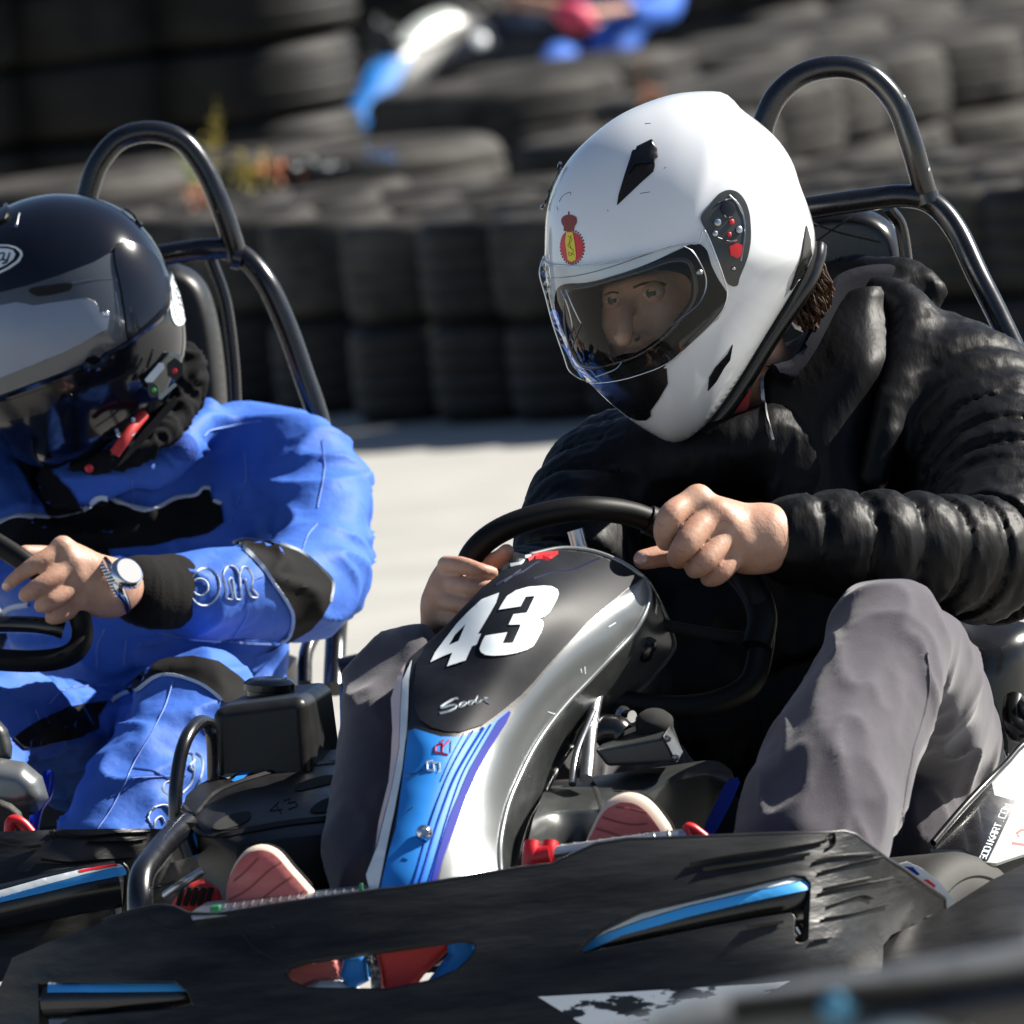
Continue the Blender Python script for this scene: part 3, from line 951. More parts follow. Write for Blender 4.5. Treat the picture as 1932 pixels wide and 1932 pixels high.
v.chain(f([(600, 780, -.018, 60), (590, 880, -.02, 60)]), .03)
v.ell(*X('vz', [(1010, 575)])[0], -.066, 24, 11, .016, .006, sub=True, rot=8)            # eye sockets
v.ell(*X('vz', [(585, 650)])[0], -.044, 13, 10, .014, .006, sub=True, rot=10)
for (ex, ey, ew, hw) in ((1010, 572, -.058, 62), (588, 652, -.038, 40)):
    v.chain(f([(ex - hw, ey + 12, ew + .006, 26), (ex - hw * .2, ey - 34, ew - .001, 30), (ex + hw, ey - 12, ew + .008, 26)]), .004)
    v.chain(f([(ex - hw, ey + 16, ew + .006, 22), (ex, ey + 42, ew + .001, 24), (ex + hw, ey + 4, ew + .008, 22)]), .004)
v.chain(f([(730, 1230, -.042, 40), (860, 1240, -.045, 46), (980, 1210, -.035, 40)]), .01)
BA = v.mesh(1)
part('body', BA, M['skin'], PA)
bA_ = tree(BA)
part('thumb_nail', decal(X('hand', [(1012, 468), (1030, 452), (1058, 452), (1066, 470), (1052, 488), (1022, 490)]), bA_, .0005, 0, 3, smooth=True), M['nail'], PA)
for g_ in ([(1112, 318), (1128, 330), (1140, 326)], [(1196, 428), (1214, 442), (1232, 440)], [(1276, 488), (1292, 500), (1308, 496)], [(1290, 262), (1312, 250), (1330, 258)], [(1380, 318), (1400, 306), (1416, 316)], [(1610, 300), (1650, 345), (1662, 400)], [(1580, 290), (1612, 330), (1620, 370)]):
    part('skin_crease', ribbon(X('hand', g_), 1.3, bA_, .0001), M['crease'], PA)
def eye(u, v_, w, r, look, sl=None):
    g = lathe([(1e-5, r), (r * .5, r * .87), (r * .87, r * .5), (r, 0), (r * .87, -r * .5), (1e-5, -r)], V(u, v_, w), (0, 0, 1), 20)
    e = part('eye', g, M['eyewhite'], PA)
    S_ = lathe([(r * 1.10 * math.sin(t), r * 1.10 * math.cos(t)) for t in np.linspace(.02, 1.75, 22)], V(u, v_, w), (0, 0, 1), 48)
    y = (S_[0] - V(u, v_, w))[:, 1] / r; x = (S_[0] - V(u, v_, w))[:, 0] / r
    y = y - .12 * x
    keep = [f for f in S_[1] if np.mean([y[j] for j in f]) > .13 - .25 * np.mean([x[j] for j in f]) ** 2 or np.mean([y[j] for j in f]) < -.30 + .25 * np.mean([x[j] for j in f]) ** 2]
    part('eyelid', (S_[0], keep), M['skin'], PA)
    d = V(u + look[0], v_ + look[1], w) + np.array([0, 0, r * .93])
    part('iris', lathe([(1e-5, .0012), (r * .34, .0012), (r * .44, .0004)], d, (look[0] * .02, -look[1] * .02, 1), 16), M['iris'], e)
eye(*X('vz', [(1012, 572)])[0], -.0492, .0120, (-4, 1), X('vz', [(905, 575), (1000, 515), (1105, 545)]))
eye(*X('vz', [(588, 652)])[0], -.0303, .0105, (-3, 1), X('vz', [(525, 640), (580, 600), (640, 635)]))
def tuft(paths, r, mtl, parent, name):
    part(name, join(*[tube(p, r, n=4, segs=5) for p in paths]), mtl, parent)
brow = []
random.seed(3)
for i in range(16):
    a = X('vz', [(830 + i * 19, 500 - i * 3 + random.uniform(-8, 8))])[0]
    brow.append([(a[0], a[1], -.075), (a[0] + 5, a[1] - 4, -.076), (a[0] + 12, a[1] - 2, -.070)])
part('eyebrow', join(ribbon(X('vz', [(800, 520), (900, 478), (1010, 462), (1100, 470), (1150, 495)]), 5, bA_, .0012),), M['hair'], PA)
part('eyebrow', ribbon(X('vz', [(500, 600), (550, 572), (610, 565), (650, 578)]), 4, bA_, .0015), M['hair'], PA)
# hair at the nape: many short locks
hp = []
for i in range(420):
    u = 1505 + random.uniform(-4, 52); v_ = 500 + random.uniform(0, 92)
    if u > 1528 + (590 - v_) * .55: continue
    ww = .045 + random.uniform(-.02, .03)
    hp.append([(u - 10, v_ - 22, ww + .01), (u, v_, ww - .004), (u + random.uniform(2, 16), v_ + 16, ww - .002), (u + random.uniform(-4, 20), v_ + 34, ww + .012)])
v = Vol((1440, 440, 1600, 640, -.02, .2), .004)
v.chain([(1500, 480, .09, 40), (1518, 540, .085, 42), (1512, 590, .09, 26)], .02)
part('hair', join(v.mesh(2), *[tube(p, .0012, n=4, segs=4) for p in hp]), M['hair'], PA)
# inner knit collar
CO = relief([(1443, 676), (1462, 692), (1492, 690), (1528, 652), (1556, 600), (1590, 556), (1650, 540), (1712, 560), (1735, 640), (1722, 760), (1680, 880), (1600, 960), (1520, 950), (1478, 900), (1452, 850), (1438, 760)],
            [(1443, 676, .05), (1438, 760, .035), (1452, 850, .02), (1478, 900, .01), (1528, 652, .06), (1590, 556, .10), (1650, 540, .10), (1712, 560, .15), (1735, 640, .12), (1722, 760, .08), (1680, 880, .03), (1600, 960, -.045), (1580, 750, .015), (1520, 800, .012), (1650, 680, .03), (1560, 880, -.015)], 9, thick=.012, puff=(14, .006), smooth=True)
part('collar', CO, M['jacket'], PA)
0 and part('collar_seam', ribbon([(1590, 580), (1560, 680), (1530, 780), (1520, 900)], 4, tree(CO), .0015), M['matteblack'], PA)
part('inner_collar', relief([(1452, 690), (1496, 676), (1522, 632), (1548, 570), (1580, 520), (1640, 500), (1690, 505), (1650, 560), (1596, 580), (1560, 640), (1530, 690), (1490, 720)], [(1452, 690, .01), (1522, 632, .045), (1580, 520, .10), (1640, 500, .13), (1690, 505, .16), (1596, 580, .10), (1530, 690, .05)], 8, thick=.006, puff=(12, .008), smooth=True), M['knit'], PA)
bZ_ = tree(JK, CO)
part('zip', ribbon([(1446, 680), (1440, 715), (1443, 760), (1450, 800), (1458, 830)], 5.5, bZ_, .004), M['alu'], PA)
zp = [(1455, 812, .002), (1449, 826, .0), (1453, 850, -.004), (1464, 852, -.004), (1468, 832, .0)]
part('zip_pull', tube(zp, .0022, closed=True), M['alu'], PA)
part('zip_slider', tube([(1458, 822, -.0), (1461, 842, -.004)], .004), M['chrome'], PA)
part('red_strap', relief([(1395, 700), (1425, 690), (1412, 770), (1385, 800)], .03, 8, thick=.004), M['redcloth'], PA)

# helmet --------------------------------------------------------------
shell_o = X('hA', [(985, 85), (800, 95), (640, 140), (480, 215), (330, 330), (220, 450), (150, 580), (114, 720), (106, 880), (108, 1010), (135, 1180), (190, 1340), (260, 1490), (340, 1590), (440, 1690), (560, 1790), (700, 1875), (768, 1898), (850, 1878), (960, 1780),
                   (1090, 1600), (1250, 1340), (1390, 1110), (1480, 960), (1503, 850), (1480, 720), (1425, 570), (1385, 450), (1310, 335), (1205, 238), (1125, 180), (1060, 110)])
hole = X('vz', [(70, 480), (300, 465), (600, 390), (950, 265), (1200, 150), (1300, 105), (1400, 60), (1500, 45), (1590, 120), (1640, 280), (1720, 440), (1795, 560), (1780, 660), (1620, 815), (1500, 930), (1290, 1120), (1110, 1245), (900, 1370), (700, 1480), (500, 1535), (250, 1500), (110, 1250), (20, 1000), (-25, 750), (-20, 560)])
# keep the hole inside the shell outline
so_ = catmull(np.array(shell_o), 6, True)
cc = np.array([1285., 500.])
hole2 = []
for p in hole:
    q = np.array(p)
    while (not inside(q[None], so_)[0]) or edist(q[None], so_)[0] < 7:
        q = q + (cc - q) * .03
    hole2.append(tuple(q))
hole_in = X('vz', [(110, 560), (330, 505), (600, 425), (950, 320), (1150, 245), (1300, 225), (1400, 260), (1450, 400), (1460, 560), (1420, 700), (1300, 860), (1180, 1010), (1000, 1160), (800, 1270), (560, 1340), (350, 1370), (220, 1300), (130, 1100), (85, 850)])
(HS, sdep) = blob(shell_o, .0, .135, .15, c=cc, n=2.25, nr=30, ns=140, holes=[catmull(hole_in, 3, True)])
full, _ = blob(shell_o, .0, .135, .15, c=cc, n=2.25, nr=26, ns=100)
bH = tree(full)
HM = part('helmet', HS, M['helmetwhite'], PA)
sm = HM.modifiers.new('thick', 'SOLIDIFY'); sm.thickness = .006; sm.offset = -1; sm.material_offset = 1; sm.material_offset_rim = 1; HM.data.materials.append(M['lining'])
fixn(HM)
full, _ = blob(shell_o, .0, .135, .15, c=cc, n=2.25, nr=26, ns=100)
inner_o = [(cc[0] + (p[0] - cc[0]) * .93, cc[1] + (p[1] - cc[1]) * .93) for p in shell_o]
ih = [(cc[0] + (p[0] - cc[0]) * 1, cc[1] + (p[1] - cc[1]) * 1) for p in X('vz', [(230, 530), (600, 420), (950, 330), (1250, 350), (1400, 430), (1440, 620), (1380, 760), (1260, 900), (1180, 1010), (1000, 1180), (700, 1230), (520, 1290), (250, 1290), (150, 1100), (110, 800), (130, 620)])]
(LN, _) = blob(inner_o, .0, .122, .13, c=cc, n=2.25, nr=20, ns=100, holes=[catmull(ih, 3, True)])
ln = part('helmet_lining', LN, M['lining'], HM)
# rubber rim round the eye port
rimp = [(p[0], p[1], float(sdep([p])[0]) - .001) for p in hole_in]
part('eye_port_surround', decal(catmull(hole2, 3, True), bH, .0015, .002, 7, holes=[catmull(hole_in, 3, True)]), M['portblack'], HM)
part('eye_port_rim', tube(rimp, .0036, n=4, closed=True), M['smoothblack'], HM)
# black lower trim
lowtrim = X('hA', [(1512, 880), (1500, 960), (1440, 1100), (1260, 1370), (1100, 1630), (970, 1800), (860, 1895), (760, 1912)])
part('neck_roll', tube([(p[0] + 3, p[1] + 1, w) for p, w in zip(lowtrim, (.03, .02, .01, .01, .01, .01, .02, .03))], .0085, segs=16), M['smoothblack'], HM)
part('rear_spoiler', decal(X('hA', [(1452, 780), (1470, 850), (1478, 930), (1440, 1020), (1370, 1110), (1395, 1040), (1430, 930), (1440, 850)]), bH, .002, .003, 7), M['smoothblack'], HM)
# vents
vent = decal(X('hA', [(665, 338), (672, 400), (676, 470), (668, 500), (600, 560), (482, 672), (490, 620), (520, 520), (560, 400)]), bH, .0012, .002, 6)
part('top_vent', vent, M['matteblack'], HM)
part('top_vent_flap', decal(X('hA', [(663, 342), (672, 400), (674, 462), (640, 462), (575, 470), (545, 520), (560, 410), (575, 385)]), tree(vent), .0035, .002, 5), M['smoothblack'], HM)
part('vent', decal(X('hA', [(215, 465), (185, 500), (150, 560), (128, 640), (118, 700), (135, 650), (165, 570), (200, 500)]), bH, .004, .003, 5), M['smoothblack'], HM)
part('side_vent', decal(X('hA', [(1074, 1392), (1050, 1440), (985, 1510), (955, 1560), (947, 1630), (990, 1580), (1030, 1510), (1060, 1470)]), bH, .0012, .002, 5), M['tubeblack'], HM)
part('chin_vent', decal(X('vz', [(335, 1530), (500, 1525), (700, 1470), (900, 1350), (1110, 1230), (1280, 1110), (1500, 920), (1620, 800), (1790, 640), (1780, 720), (1700, 850), (1450, 1080), (1170, 1330), (1120, 1385), (1160, 1385), (1172, 1550), (1080, 1710), (985, 1840), (990, 1895), (940, 1935), (850, 1935), (760, 1900), (560, 1740), (430, 1620)]), bH, .0015, .0025, 8), M['smoothblack'], HM)
# side pivot cover
pv = decal(X('hA', [(912, 735), (960, 670), (1000, 620), (1050, 598), (1100, 610), (1140, 660), (1162, 740), (1166, 850), (1150, 940), (1110, 1040), (1095, 1085), (1055, 1080), (1020, 1010), (985, 920), (940, 810)]), bH, .0022, .003, 7, smooth=True)
part('visor_pivot_cover', pv, M['darksilver'], HM)
bP = tree(pv)
part('pivot_red_lens', decal(X('hA', [(1060, 885), (1100, 868), (1125, 880), (1125, 930), (1100, 948), (1065, 930)]), bP, .001, .0015, 5), M['red'], HM)
for (cx, cy, r, mm) in ((1052, 690, 40, 'tubeblack'), (998, 762, 18, 'alu'), (1108, 800, 18, 'alu'), (985, 820, 14, 'alu'), (1070, 760, 14, 'red'), (1058, 825, 12, 'red'), (1080, 1000, 10, 'alu')):
    p = X('hA', [(cx, cy)])[0]; c = cast(bP, *p)
    if c: part('pivot_screw', lathe([(r * .3656 / 1900, 0), (r * .3656 / 1900, .0015), (r * .25 / 1900, .002), (1e-5, .002)], np.array(c[0]), np.array(c[1]), 18), M[mm], HM)
for g in ([(1000, 660), (1080, 640), (1130, 720)], [(1000, 840), (1060, 860), (1100, 852)], [(1060, 620), (1120, 690), (1140, 800), (1120, 960)], [(1030, 700), (1045, 735), (1080, 725)]):
    part('pivot_rib', ribbon(X('hA', g), 3, bP, .0012), M['alu'], HM)
# visor
vis_o = X('hA', [(84, 985), (105, 935), (125, 975), (300, 985), (500, 955), (700, 905), (830, 872), (900, 868), (930, 800), (990, 930), (1045, 1100), (1040, 1180), (990, 1260), (880, 1370), (740, 1490), (560, 1560), (420, 1588), (330, 1585), (240, 1535), (205, 1450), (150, 1290), (110, 1140), (82, 1040)])
vd = lambda p: np.minimum(sdep(p) - .007, -.006 + 0 * p[:, 0])
vis_o = catmull(np.array(vis_o), 4, True)
VM = relief(vis_o, vd, 8, thick=0)
part('visor', VM, M['glass'], HM)
bV = tree(VM)
part('visor_edge', tube([(p[0], p[1], float(vd(np.array([p]))[0]) - .001) for p in resample(np.array(vis_o), 10, True)], .0007, n=2, segs=8, closed=True), M['chrome'], HM)
for g in (X('vz', [(1350, 75), (1440, 130), (1530, 270), (1580, 400), (1580, 520), (1530, 650), (1440, 750), (1200, 930)]), X('vz', [(75, 540), (140, 700), (215, 860), (235, 915), (180, 1060), (140, 1200), (150, 1330), (270, 1420)]),
          X('vz', [(20, 545), (90, 700), (140, 900), (140, 1000), (100, 1140), (110, 1250), (170, 1380), (300, 1470)]), X('vz', [(390, 1480), (600, 1400), (680, 1320)])):
    part('visor_insert_seal', ribbon(g, 2.2, bV, .0008), M['alu'], HM)
part('visor_insert_pin', bolt(*X('vz', [(1512, 355)])[0], float(sdep([X('vz', [(1512, 355)])[0]])[0]) - .012, 6.5, h=.003), M['alu'], HM)
part('brow_seam', ribbon(X('hA', [(110, 1050), (250, 1040), (420, 1000), (640, 925), (760, 885)]), 1.6, bH, .0006), M['alu'], HM)
# shield badge
bd = X('hA', [(232, 808), (265, 815), (290, 835), (306, 870), (308, 905), (295, 940), (270, 965), (240, 972), (215, 955), (198, 925), (190, 885), (195, 845), (210, 818)])
b1 = decal(bd, bH, .0007, .0003, 4, smooth=True); part('badge', b1, M['red'], HM)
bb = tree(b1)
part('badge_field', decal(X('hA', [(220, 812), (252, 812), (262, 860), (270, 925), (268, 955), (245, 966), (228, 955), (222, 920), (214, 860)]), bb, .0004, .0002, 4), M['yellow'], HM)
part('badge_cipher', join(ribbon(X('hA', [(228, 830), (250, 850), (228, 880), (256, 905), (240, 935), (230, 915), (262, 930)]), 1.4, bb, .0007), ribbon(X('hA', [(246, 826), (236, 860), (246, 900)]), 1.2, bb, .0007)), M['stickerblack'], HM)
zz = []
cb = np.array(bd).mean(0)
for i in range(30):
    a = 2 * math.pi * i / 30
    p = X('hA', [(250 + 61 * math.cos(a), 890 + 86 * math.sin(a))])[0]
    c = cast(bH, *p)
    if c: zz.append(lathe([(.0012, 0), (.0009, .0007), (1e-5, .0009)], np.array(c[0]), np.array(c[1]), 8))
part('badge_beads', join(*zz), M['maroon'], HM)
part('badge_crown', join(decal(X('hA', [(210, 806), (255, 806), (262, 785), (274, 762), (272, 738), (255, 726), (234, 722), (210, 728), (196, 744), (197, 766), (208, 786)]), bH, .0007, .0003, 4, smooth=True),
                         ribbon(X('hA', [(233, 724), (232, 706)]), 2.5, bH, .001)), M['maroon'], HM)
for g in ([(182, 655), (200, 625), (238, 605), (242, 620)], [(170, 680), (176, 700)], [(625, 252), (655, 250)], [(432, 695), (434, 706)], [(600, 612), (650, 604)], [(722, 484), (732, 476)]):
    part('scratch', ribbon(X('hA', g), 1.2, bH, .0002), M['tubeblack'], HM)
# ================================================================== kart 43
KA = thing('go_kart', base_at(1150, 1800, -.35), 'black go-kart with blue nose panel numbered 43, driven by the white-helmeted driver', 'go-kart')
def line3(p, n):
    p = np.asarray(p, float)
    c = catmull(p, 6)
    Q = np.array([V(*q) for q in c])
    L = np.concatenate([[0], np.cumsum(np.linalg.norm(np.diff(Q, axis=0), axis=1))])
    t = np.linspace(0, L[-1], n)
    return np.stack([np.interp(t, L, Q[:, i]) for i in range(3)], 1)
def loft(lines, n=50, m=8, bulge=0.0):
    Ls = [line3(l, n) for l in lines]
    rows = []
    for a, b in zip(Ls[:-1], Ls[1:]):
        ks = np.arange(m) / m
        for k in ks:
            rows.append(a + (b - a) * k + np.array([0, 0, 1]) * bulge * 4 * k * (1 - k))
    rows.append(Ls[-1])
    P = np.vstack(rows); F = []
    for i in range(len(rows) - 1):
        for j in range(n - 1):
            F.append((i * n + j, i * n + j + 1, (i + 1) * n + j + 1, (i + 1) * n + j))
    return P, F
nA = X('nose', [(1540, 262, -.385), (1400, 370, -.425), (1300, 455, -.455), (1200, 560, -.485), (1100, 680, -.515), (1010, 790, -.54), (930, 890, -.562), (870, 985, -.582), (800, 1090, -.605), (740, 1200, -.63), (680, 1340, -.66), (630, 1480, -.69), (580, 1620, -.72), (545, 1760, -.745)])
nB = X('nose', [(1550, 266, -.380), (1572, 330, -.385), (1562, 400, -.395), (1530, 470, -.408), (1480, 545, -.42), (1390, 640, -.445), (1290, 745, -.468), (1180, 860, -.495), (1090, 970, -.52), (1010, 1090, -.548), (940, 1230, -.58), (890, 1350, -.61), (860, 1470, -.64), (848, 1560, -.66), (850, 1660, -.685), (860, 1760, -.705)])
nC = X('nose', [(1556, 270, -.36), (1605, 350, -.33), (1650, 450, -.31), (1690, 570, -.295), (1675, 630, -.295), (1600, 725, -.305), (1540, 790, -.32), (1400, 900, -.35), (1290, 985, -.375), (1190, 1090, -.41), (1120, 1200, -.445), (1060, 1320, -.48), (1000, 1420, -.51), (960, 1540, -.54), (940, 1640, -.565), (915, 1760, -.58)])
top_o = X('nose', [(1150, 118), (1000, 148), (900, 200), (760, 310), (600, 480), (480, 590), (420, 640), (355, 735), (322, 850), (330, 1000), (325, 1120), (310, 1250), (285, 1360), (255, 1470), (225, 1580), (190, 1685), (215, 1780)])
nose_o = top_o + [(p[0], p[1]) for p in nA[::-1]] + X('nose', [(1440, 188), (1300, 133)])
ctl = [p for p in nA] + X('nose', [(1150, 118, -.395), (1300, 133, -.385), (1440, 188, -.382), (900, 200, -.435), (600, 480, -.475), (480, 590, -.49), (420, 640, -.51), (322, 850, -.545), (325, 1120, -.60), (255, 1470, -.67), (190, 1685, -.71), (215, 1780, -.725),
      (1000, 400, -.49), (800, 560, -.53), (650, 800, -.575), (500, 900, -.59), (450, 1050, -.625), (430, 1300, -.67), (380, 1500, -.705), (320, 1700, -.735), (1200, 300, -.44)])
NF = relief(nose_o, ctl, 9, thick=.004)
fr = part('nose_fairing', NF, M['blackplastic'], KA)
bN = tree(NF)
bev = loft([nA, nB], 60, 8, .006); part('fairing_bevel', bev, M['silver'], fr)
sid = loft([nB, nC], 60, 8, .004); part('fairing_side', sid, M['darksilver'], fr)
bS = tree(bev, sid)
bN = tree(NF, bev)
part('fairing_ridge', tube(nB, .0030, n=4, segs=10), M['silver'], fr)
part('fairing_lower_edge', tube(nC, .0025, n=4, segs=10), M['darksilver'], fr)
part('fairing_top_edge', tube(X('nose', [(1000, 148, -.415), (1150, 118, -.395), (1300, 133, -.385), (1440, 188, -.382), (1550, 266, -.380), (1605, 350, -.33), (1660, 470, -.31)]), .0025, n=4, segs=10), M['silver'], fr)
# hidden back wall of the fairing
back = loft([nC, [(p[0] - 60, p[1] + 4, p[2] + .03) for p in nC]], 30, 3); part('fairing_back', back, M['blackplastic'], fr)
# stickers
st = decal(X('nose', [(1150, 122), (1000, 152), (900, 204), (762, 314), (604, 482), (486, 592), (434, 680), (424, 800), (430, 900), (455, 960), (510, 998), (580, 1018), (650, 1020), (760, 985), (870, 905), (960, 832), (1010, 783), (1128, 650), (1296, 462), (1400, 375), (1495, 292), (1536, 262), (1440, 193), (1300, 138)]), bN, .0012, .0008, 9, inset=5)
part('number_plate', st, M['stickerblack'], fr)
bst = bN; SO = .0019
fo = decal(X('43', [(1040, 270), (1000, 400), (900, 580), (772, 800), (812, 796), (755, 935), (695, 960), (610, 1142), (368, 1222), (440, 1042), (330, 1085), (150, 1170), (210, 1050), (330, 890), (400, 800), (500, 670), (640, 520), (820, 352)]),
           bst, .0026, .0005, 5, holes=[X('43', [(618, 672), (525, 890), (400, 945), (480, 810)])])
th = decal(X('43', [(1030, 490), (1100, 370), (1140, 310), (1250, 240), (1400, 195), (1600, 178), (1700, 185), (1770, 225), (1788, 275), (1760, 350), (1720, 420), (1665, 510), (1600, 565), (1535, 590), (1575, 625), (1585, 680), (1550, 780), (1500, 870), (1455, 945), (1380, 990), (1250, 1035), (1100, 1065), (950, 1078), (860, 1070), (805, 1035), (790, 985), (830, 880), (865, 822), (1130, 778), (1070, 918),
                   (1195, 910), (1305, 675), (1150, 682), (1215, 547), (1380, 525), (1483, 312), (1370, 322), (1305, 445)]), bst, .0026, .0005, 5)
part('numeral_4', fo, M['whitesticker'], fr); part('numeral_3', th, M['whitesticker'], fr)
sod = [[(505, 1625), (470, 1622), (400, 1655), (330, 1700), (280, 1740), (330, 1735), (420, 1710), (475, 1712), (470, 1740), (400, 1780), (320, 1805), (270, 1815)],
       [(560, 1672), (520, 1700), (515, 1728), (550, 1722), (600, 1690), (595, 1672), (560, 1672)],
       [(690, 1650), (640, 1660), (620, 1690), (660, 1695), (700, 1660), (745, 1590), (720, 1650), (715, 1680)], [(715, 1680), (760, 1670), (800, 1640), (840, 1632)],
       [(840, 1632), (865, 1660), (905, 1680)], [(825, 1608), (870, 1612)]]
part('maker_script', join(*[ribbon(X('43', l), 3.6, bst, .003) for l in sod]), M['whitesticker'], fr)
for g in ([(1010, 268), (1100, 240), (1200, 225), (1280, 190), (1330, 170)], [(830, 300), (900, 260), (960, 235), (1010, 200), (1040, 185)], [(870, 285), (950, 225)]):
    part('tyre_scuff', ribbon(X('nose', g), 5, bst, .0022), M['navyscuff'], fr)
part('top_letter_r', join(*[ribbon(X('nose', g), 7, bst, .0032, smooth=False) for g in ([(985, 178), (1030, 150), (1125, 142)], [(1125, 142), (1095, 165), (1020, 166)], [(1050, 164), (1085, 176)])]), M['red'], fr)
part('top_letter_s', join(*[ribbon(X('nose', g), 5, bst, .0032, smooth=False) for g in ([(1000, 158), (940, 170), (930, 180), (965, 182), (950, 195), (900, 204)],)]), M['whitesticker'], fr)
# blue lower sticker with stripes
bl_o = X('nose', [(410, 1000), (440, 990), (500, 1010), (560, 1028), (650, 1030), (760, 995), (830, 945), (885, 903), (900, 912), (878, 965), (800, 1085), (738, 1198), (676, 1340), (628, 1478), (575, 1620), (540, 1740), (440, 1790), (268, 1790), (300, 1640), (345, 1480), (375, 1250), (398, 1080)])
bls = decal(bl_o, bN, .0014, .0008, 7, inset=2); part('blue_sticker', bls, M['blue'], fr)
bbl = bN
part('deep_blue_band', decal(X('nose', [(840, 945), (888, 905), (898, 914), (876, 965), (798, 1085), (736, 1198), (674, 1340), (626, 1478), (573, 1620), (538, 1738), (512, 1742), (545, 1600), (600, 1420), (650, 1290), (700, 1180), (770, 1060)]), bbl, .0026, .0005, 5, inset=2), M['deepblue'], fr)
for g, wd in (([(800, 975), (730, 1090), (660, 1220), (600, 1390), (550, 1560), (500, 1745)], 6), ([(765, 990), (690, 1110), (620, 1240), (560, 1400), (510, 1560), (460, 1750)], 9), ([(715, 1005), (650, 1110), (590, 1230), (530, 1390), (480, 1560), (430, 1755)], 4), ([(670, 1020), (610, 1130), (560, 1250)], 2.5), ([(700, 1012), (620, 1160), (560, 1300), (500, 1470), (470, 1600)], 2)):
    part('blue_stripe', ribbon(X('nose', g), wd * .8, bbl, .0030), M['midblue'], fr)
SRl = [[(525, 1150), (500, 1158), (500, 1195), (530, 1200), (528, 1160), (555, 1162), (556, 1200), (545, 1206)]]
part('small_letter_s', join(*[ribbon(X('nose', g), 3.6, bbl, .0032, smooth=False) for g in SRl]), M['whitesticker'], fr)
part('small_letter_r', join(*[ribbon(X('nose', g), 4.0, bbl, .0032, smooth=False) for g in ([(595, 1122), (535, 1108), (538, 1078), (570, 1068), (568, 1110)], [(570, 1085), (600, 1050)], [(560, 1060), (575, 1050)])]), M['red'], fr)
part('small_letter_shadow', ribbon(X('nose', [(610, 1055), (606, 1110)]), 2.4, bbl, .0030), M['whitesticker'], fr)
for g in ([(400, 1225), (440, 1212), (480, 1195)], [(400, 1400), (430, 1375)], [(380, 1622), (405, 1632)]):
    part('grime_streak', ribbon(X('nose', g), 1.6, bbl, .0022), M['tubeblack'], fr)
# pale and pink strips along the left edge
part('white_strip', decal(X('nose', [(425, 660), (412, 760), (408, 900), (402, 1010), (380, 1190), (345, 1380), (300, 1590), (262, 1785), (225, 1785), (205, 1700), (260, 1560), (330, 1280), (368, 1080), (372, 900), (380, 760)]), bN, .0012, .0008, 7), M['whitesticker'], fr)
part('pink_strip', decal(X('nose', [(400, 668), (378, 760), (370, 900), (366, 1080), (328, 1280), (250, 1580), (268, 1440), (315, 1250), (328, 1120), (334, 1000), (326, 850), (358, 740)]), bN, .0014, .0008, 7), M['pinkstrip'], fr)
part('fairing_bolt', bolt(*X('nose', [(482, 1498)])[0], -.712, 16, (.1, .25, 1), .009), M['chrome'], fr)
c = cast(bS, *X('nose', [(1563, 610)])[0])
part('side_bolt', lathe([(.013, -.002), (.0125, .003), (.009, .0055), (.0055, .006), (.005, .003), (1e-5, .003)], np.array(c[0]), np.array(c[1]), 24), M['tubeblack'], fr)
part('scratch', join(*[ribbon(X('nose', g), 2.0, bS, .0005) for g in ([(1375, 500), (1410, 478)], [(1080, 910), (1130, 925)], [(1240, 700), (1245, 720)], [(1260, 690), (1262, 725)])]), M['whitesticker'], fr)

# steering wheel
sw = part('steering_wheel', tube([(882, 1075, -.330), (905, 1030, -.334), (958, 994, -.336), (1040, 968, -.334), (1110, 960, -.328), (1180, 967, -.310), (1240, 988, -.298), (1310, 1022, -.288), (1372, 1060, -.288), (1415, 1100, -.305), (1436, 1155, -.312), (1436, 1225, -.315), (1405, 1300, -.325), (1290, 1335, -.34), (1110, 1310, -.355), (960, 1235, -.345), (892, 1140, -.330)], .0122, n=6, closed=True, segs=20), M['grip'], KA)
part('grip_sleeve', tube([(1222, 980, -.302), (1300, 1016, -.289), (1372, 1060, -.288), (1420, 1112, -.300), (1438, 1165, -.314), (1428, 1220, -.327)], .0145, n=6, segs=20), M['grip'], sw)
part('spoke', tube([(1085, 1000, -.33), (1110, 1080, -.33), (1160, 1130, -.33)], .008), M['alu'], sw)
part('spoke', tube([(1415, 1205, -.30), (1310, 1190, -.31), (1180, 1165, -.32)], .006), M['matteblack'], sw)
part('hub', lathe([(.04, 0), (.04, .02), (.03, .03), (1e-5, .03)], V(1165, 1150, -.33), (-.2, .35, 1), 28), M['tubeblack'], sw)
part('steering_column', tube([(1170, 1160, -.33), (1122, 1330, -.42), (1106, 1470, -.5)], .0065), M['alu'], KA)
part('steering_column', tube([(1120, 1340, -.44), (1088, 1420, -.47), (1080, 1480, -.5)], .0035), M['alu'], KA)

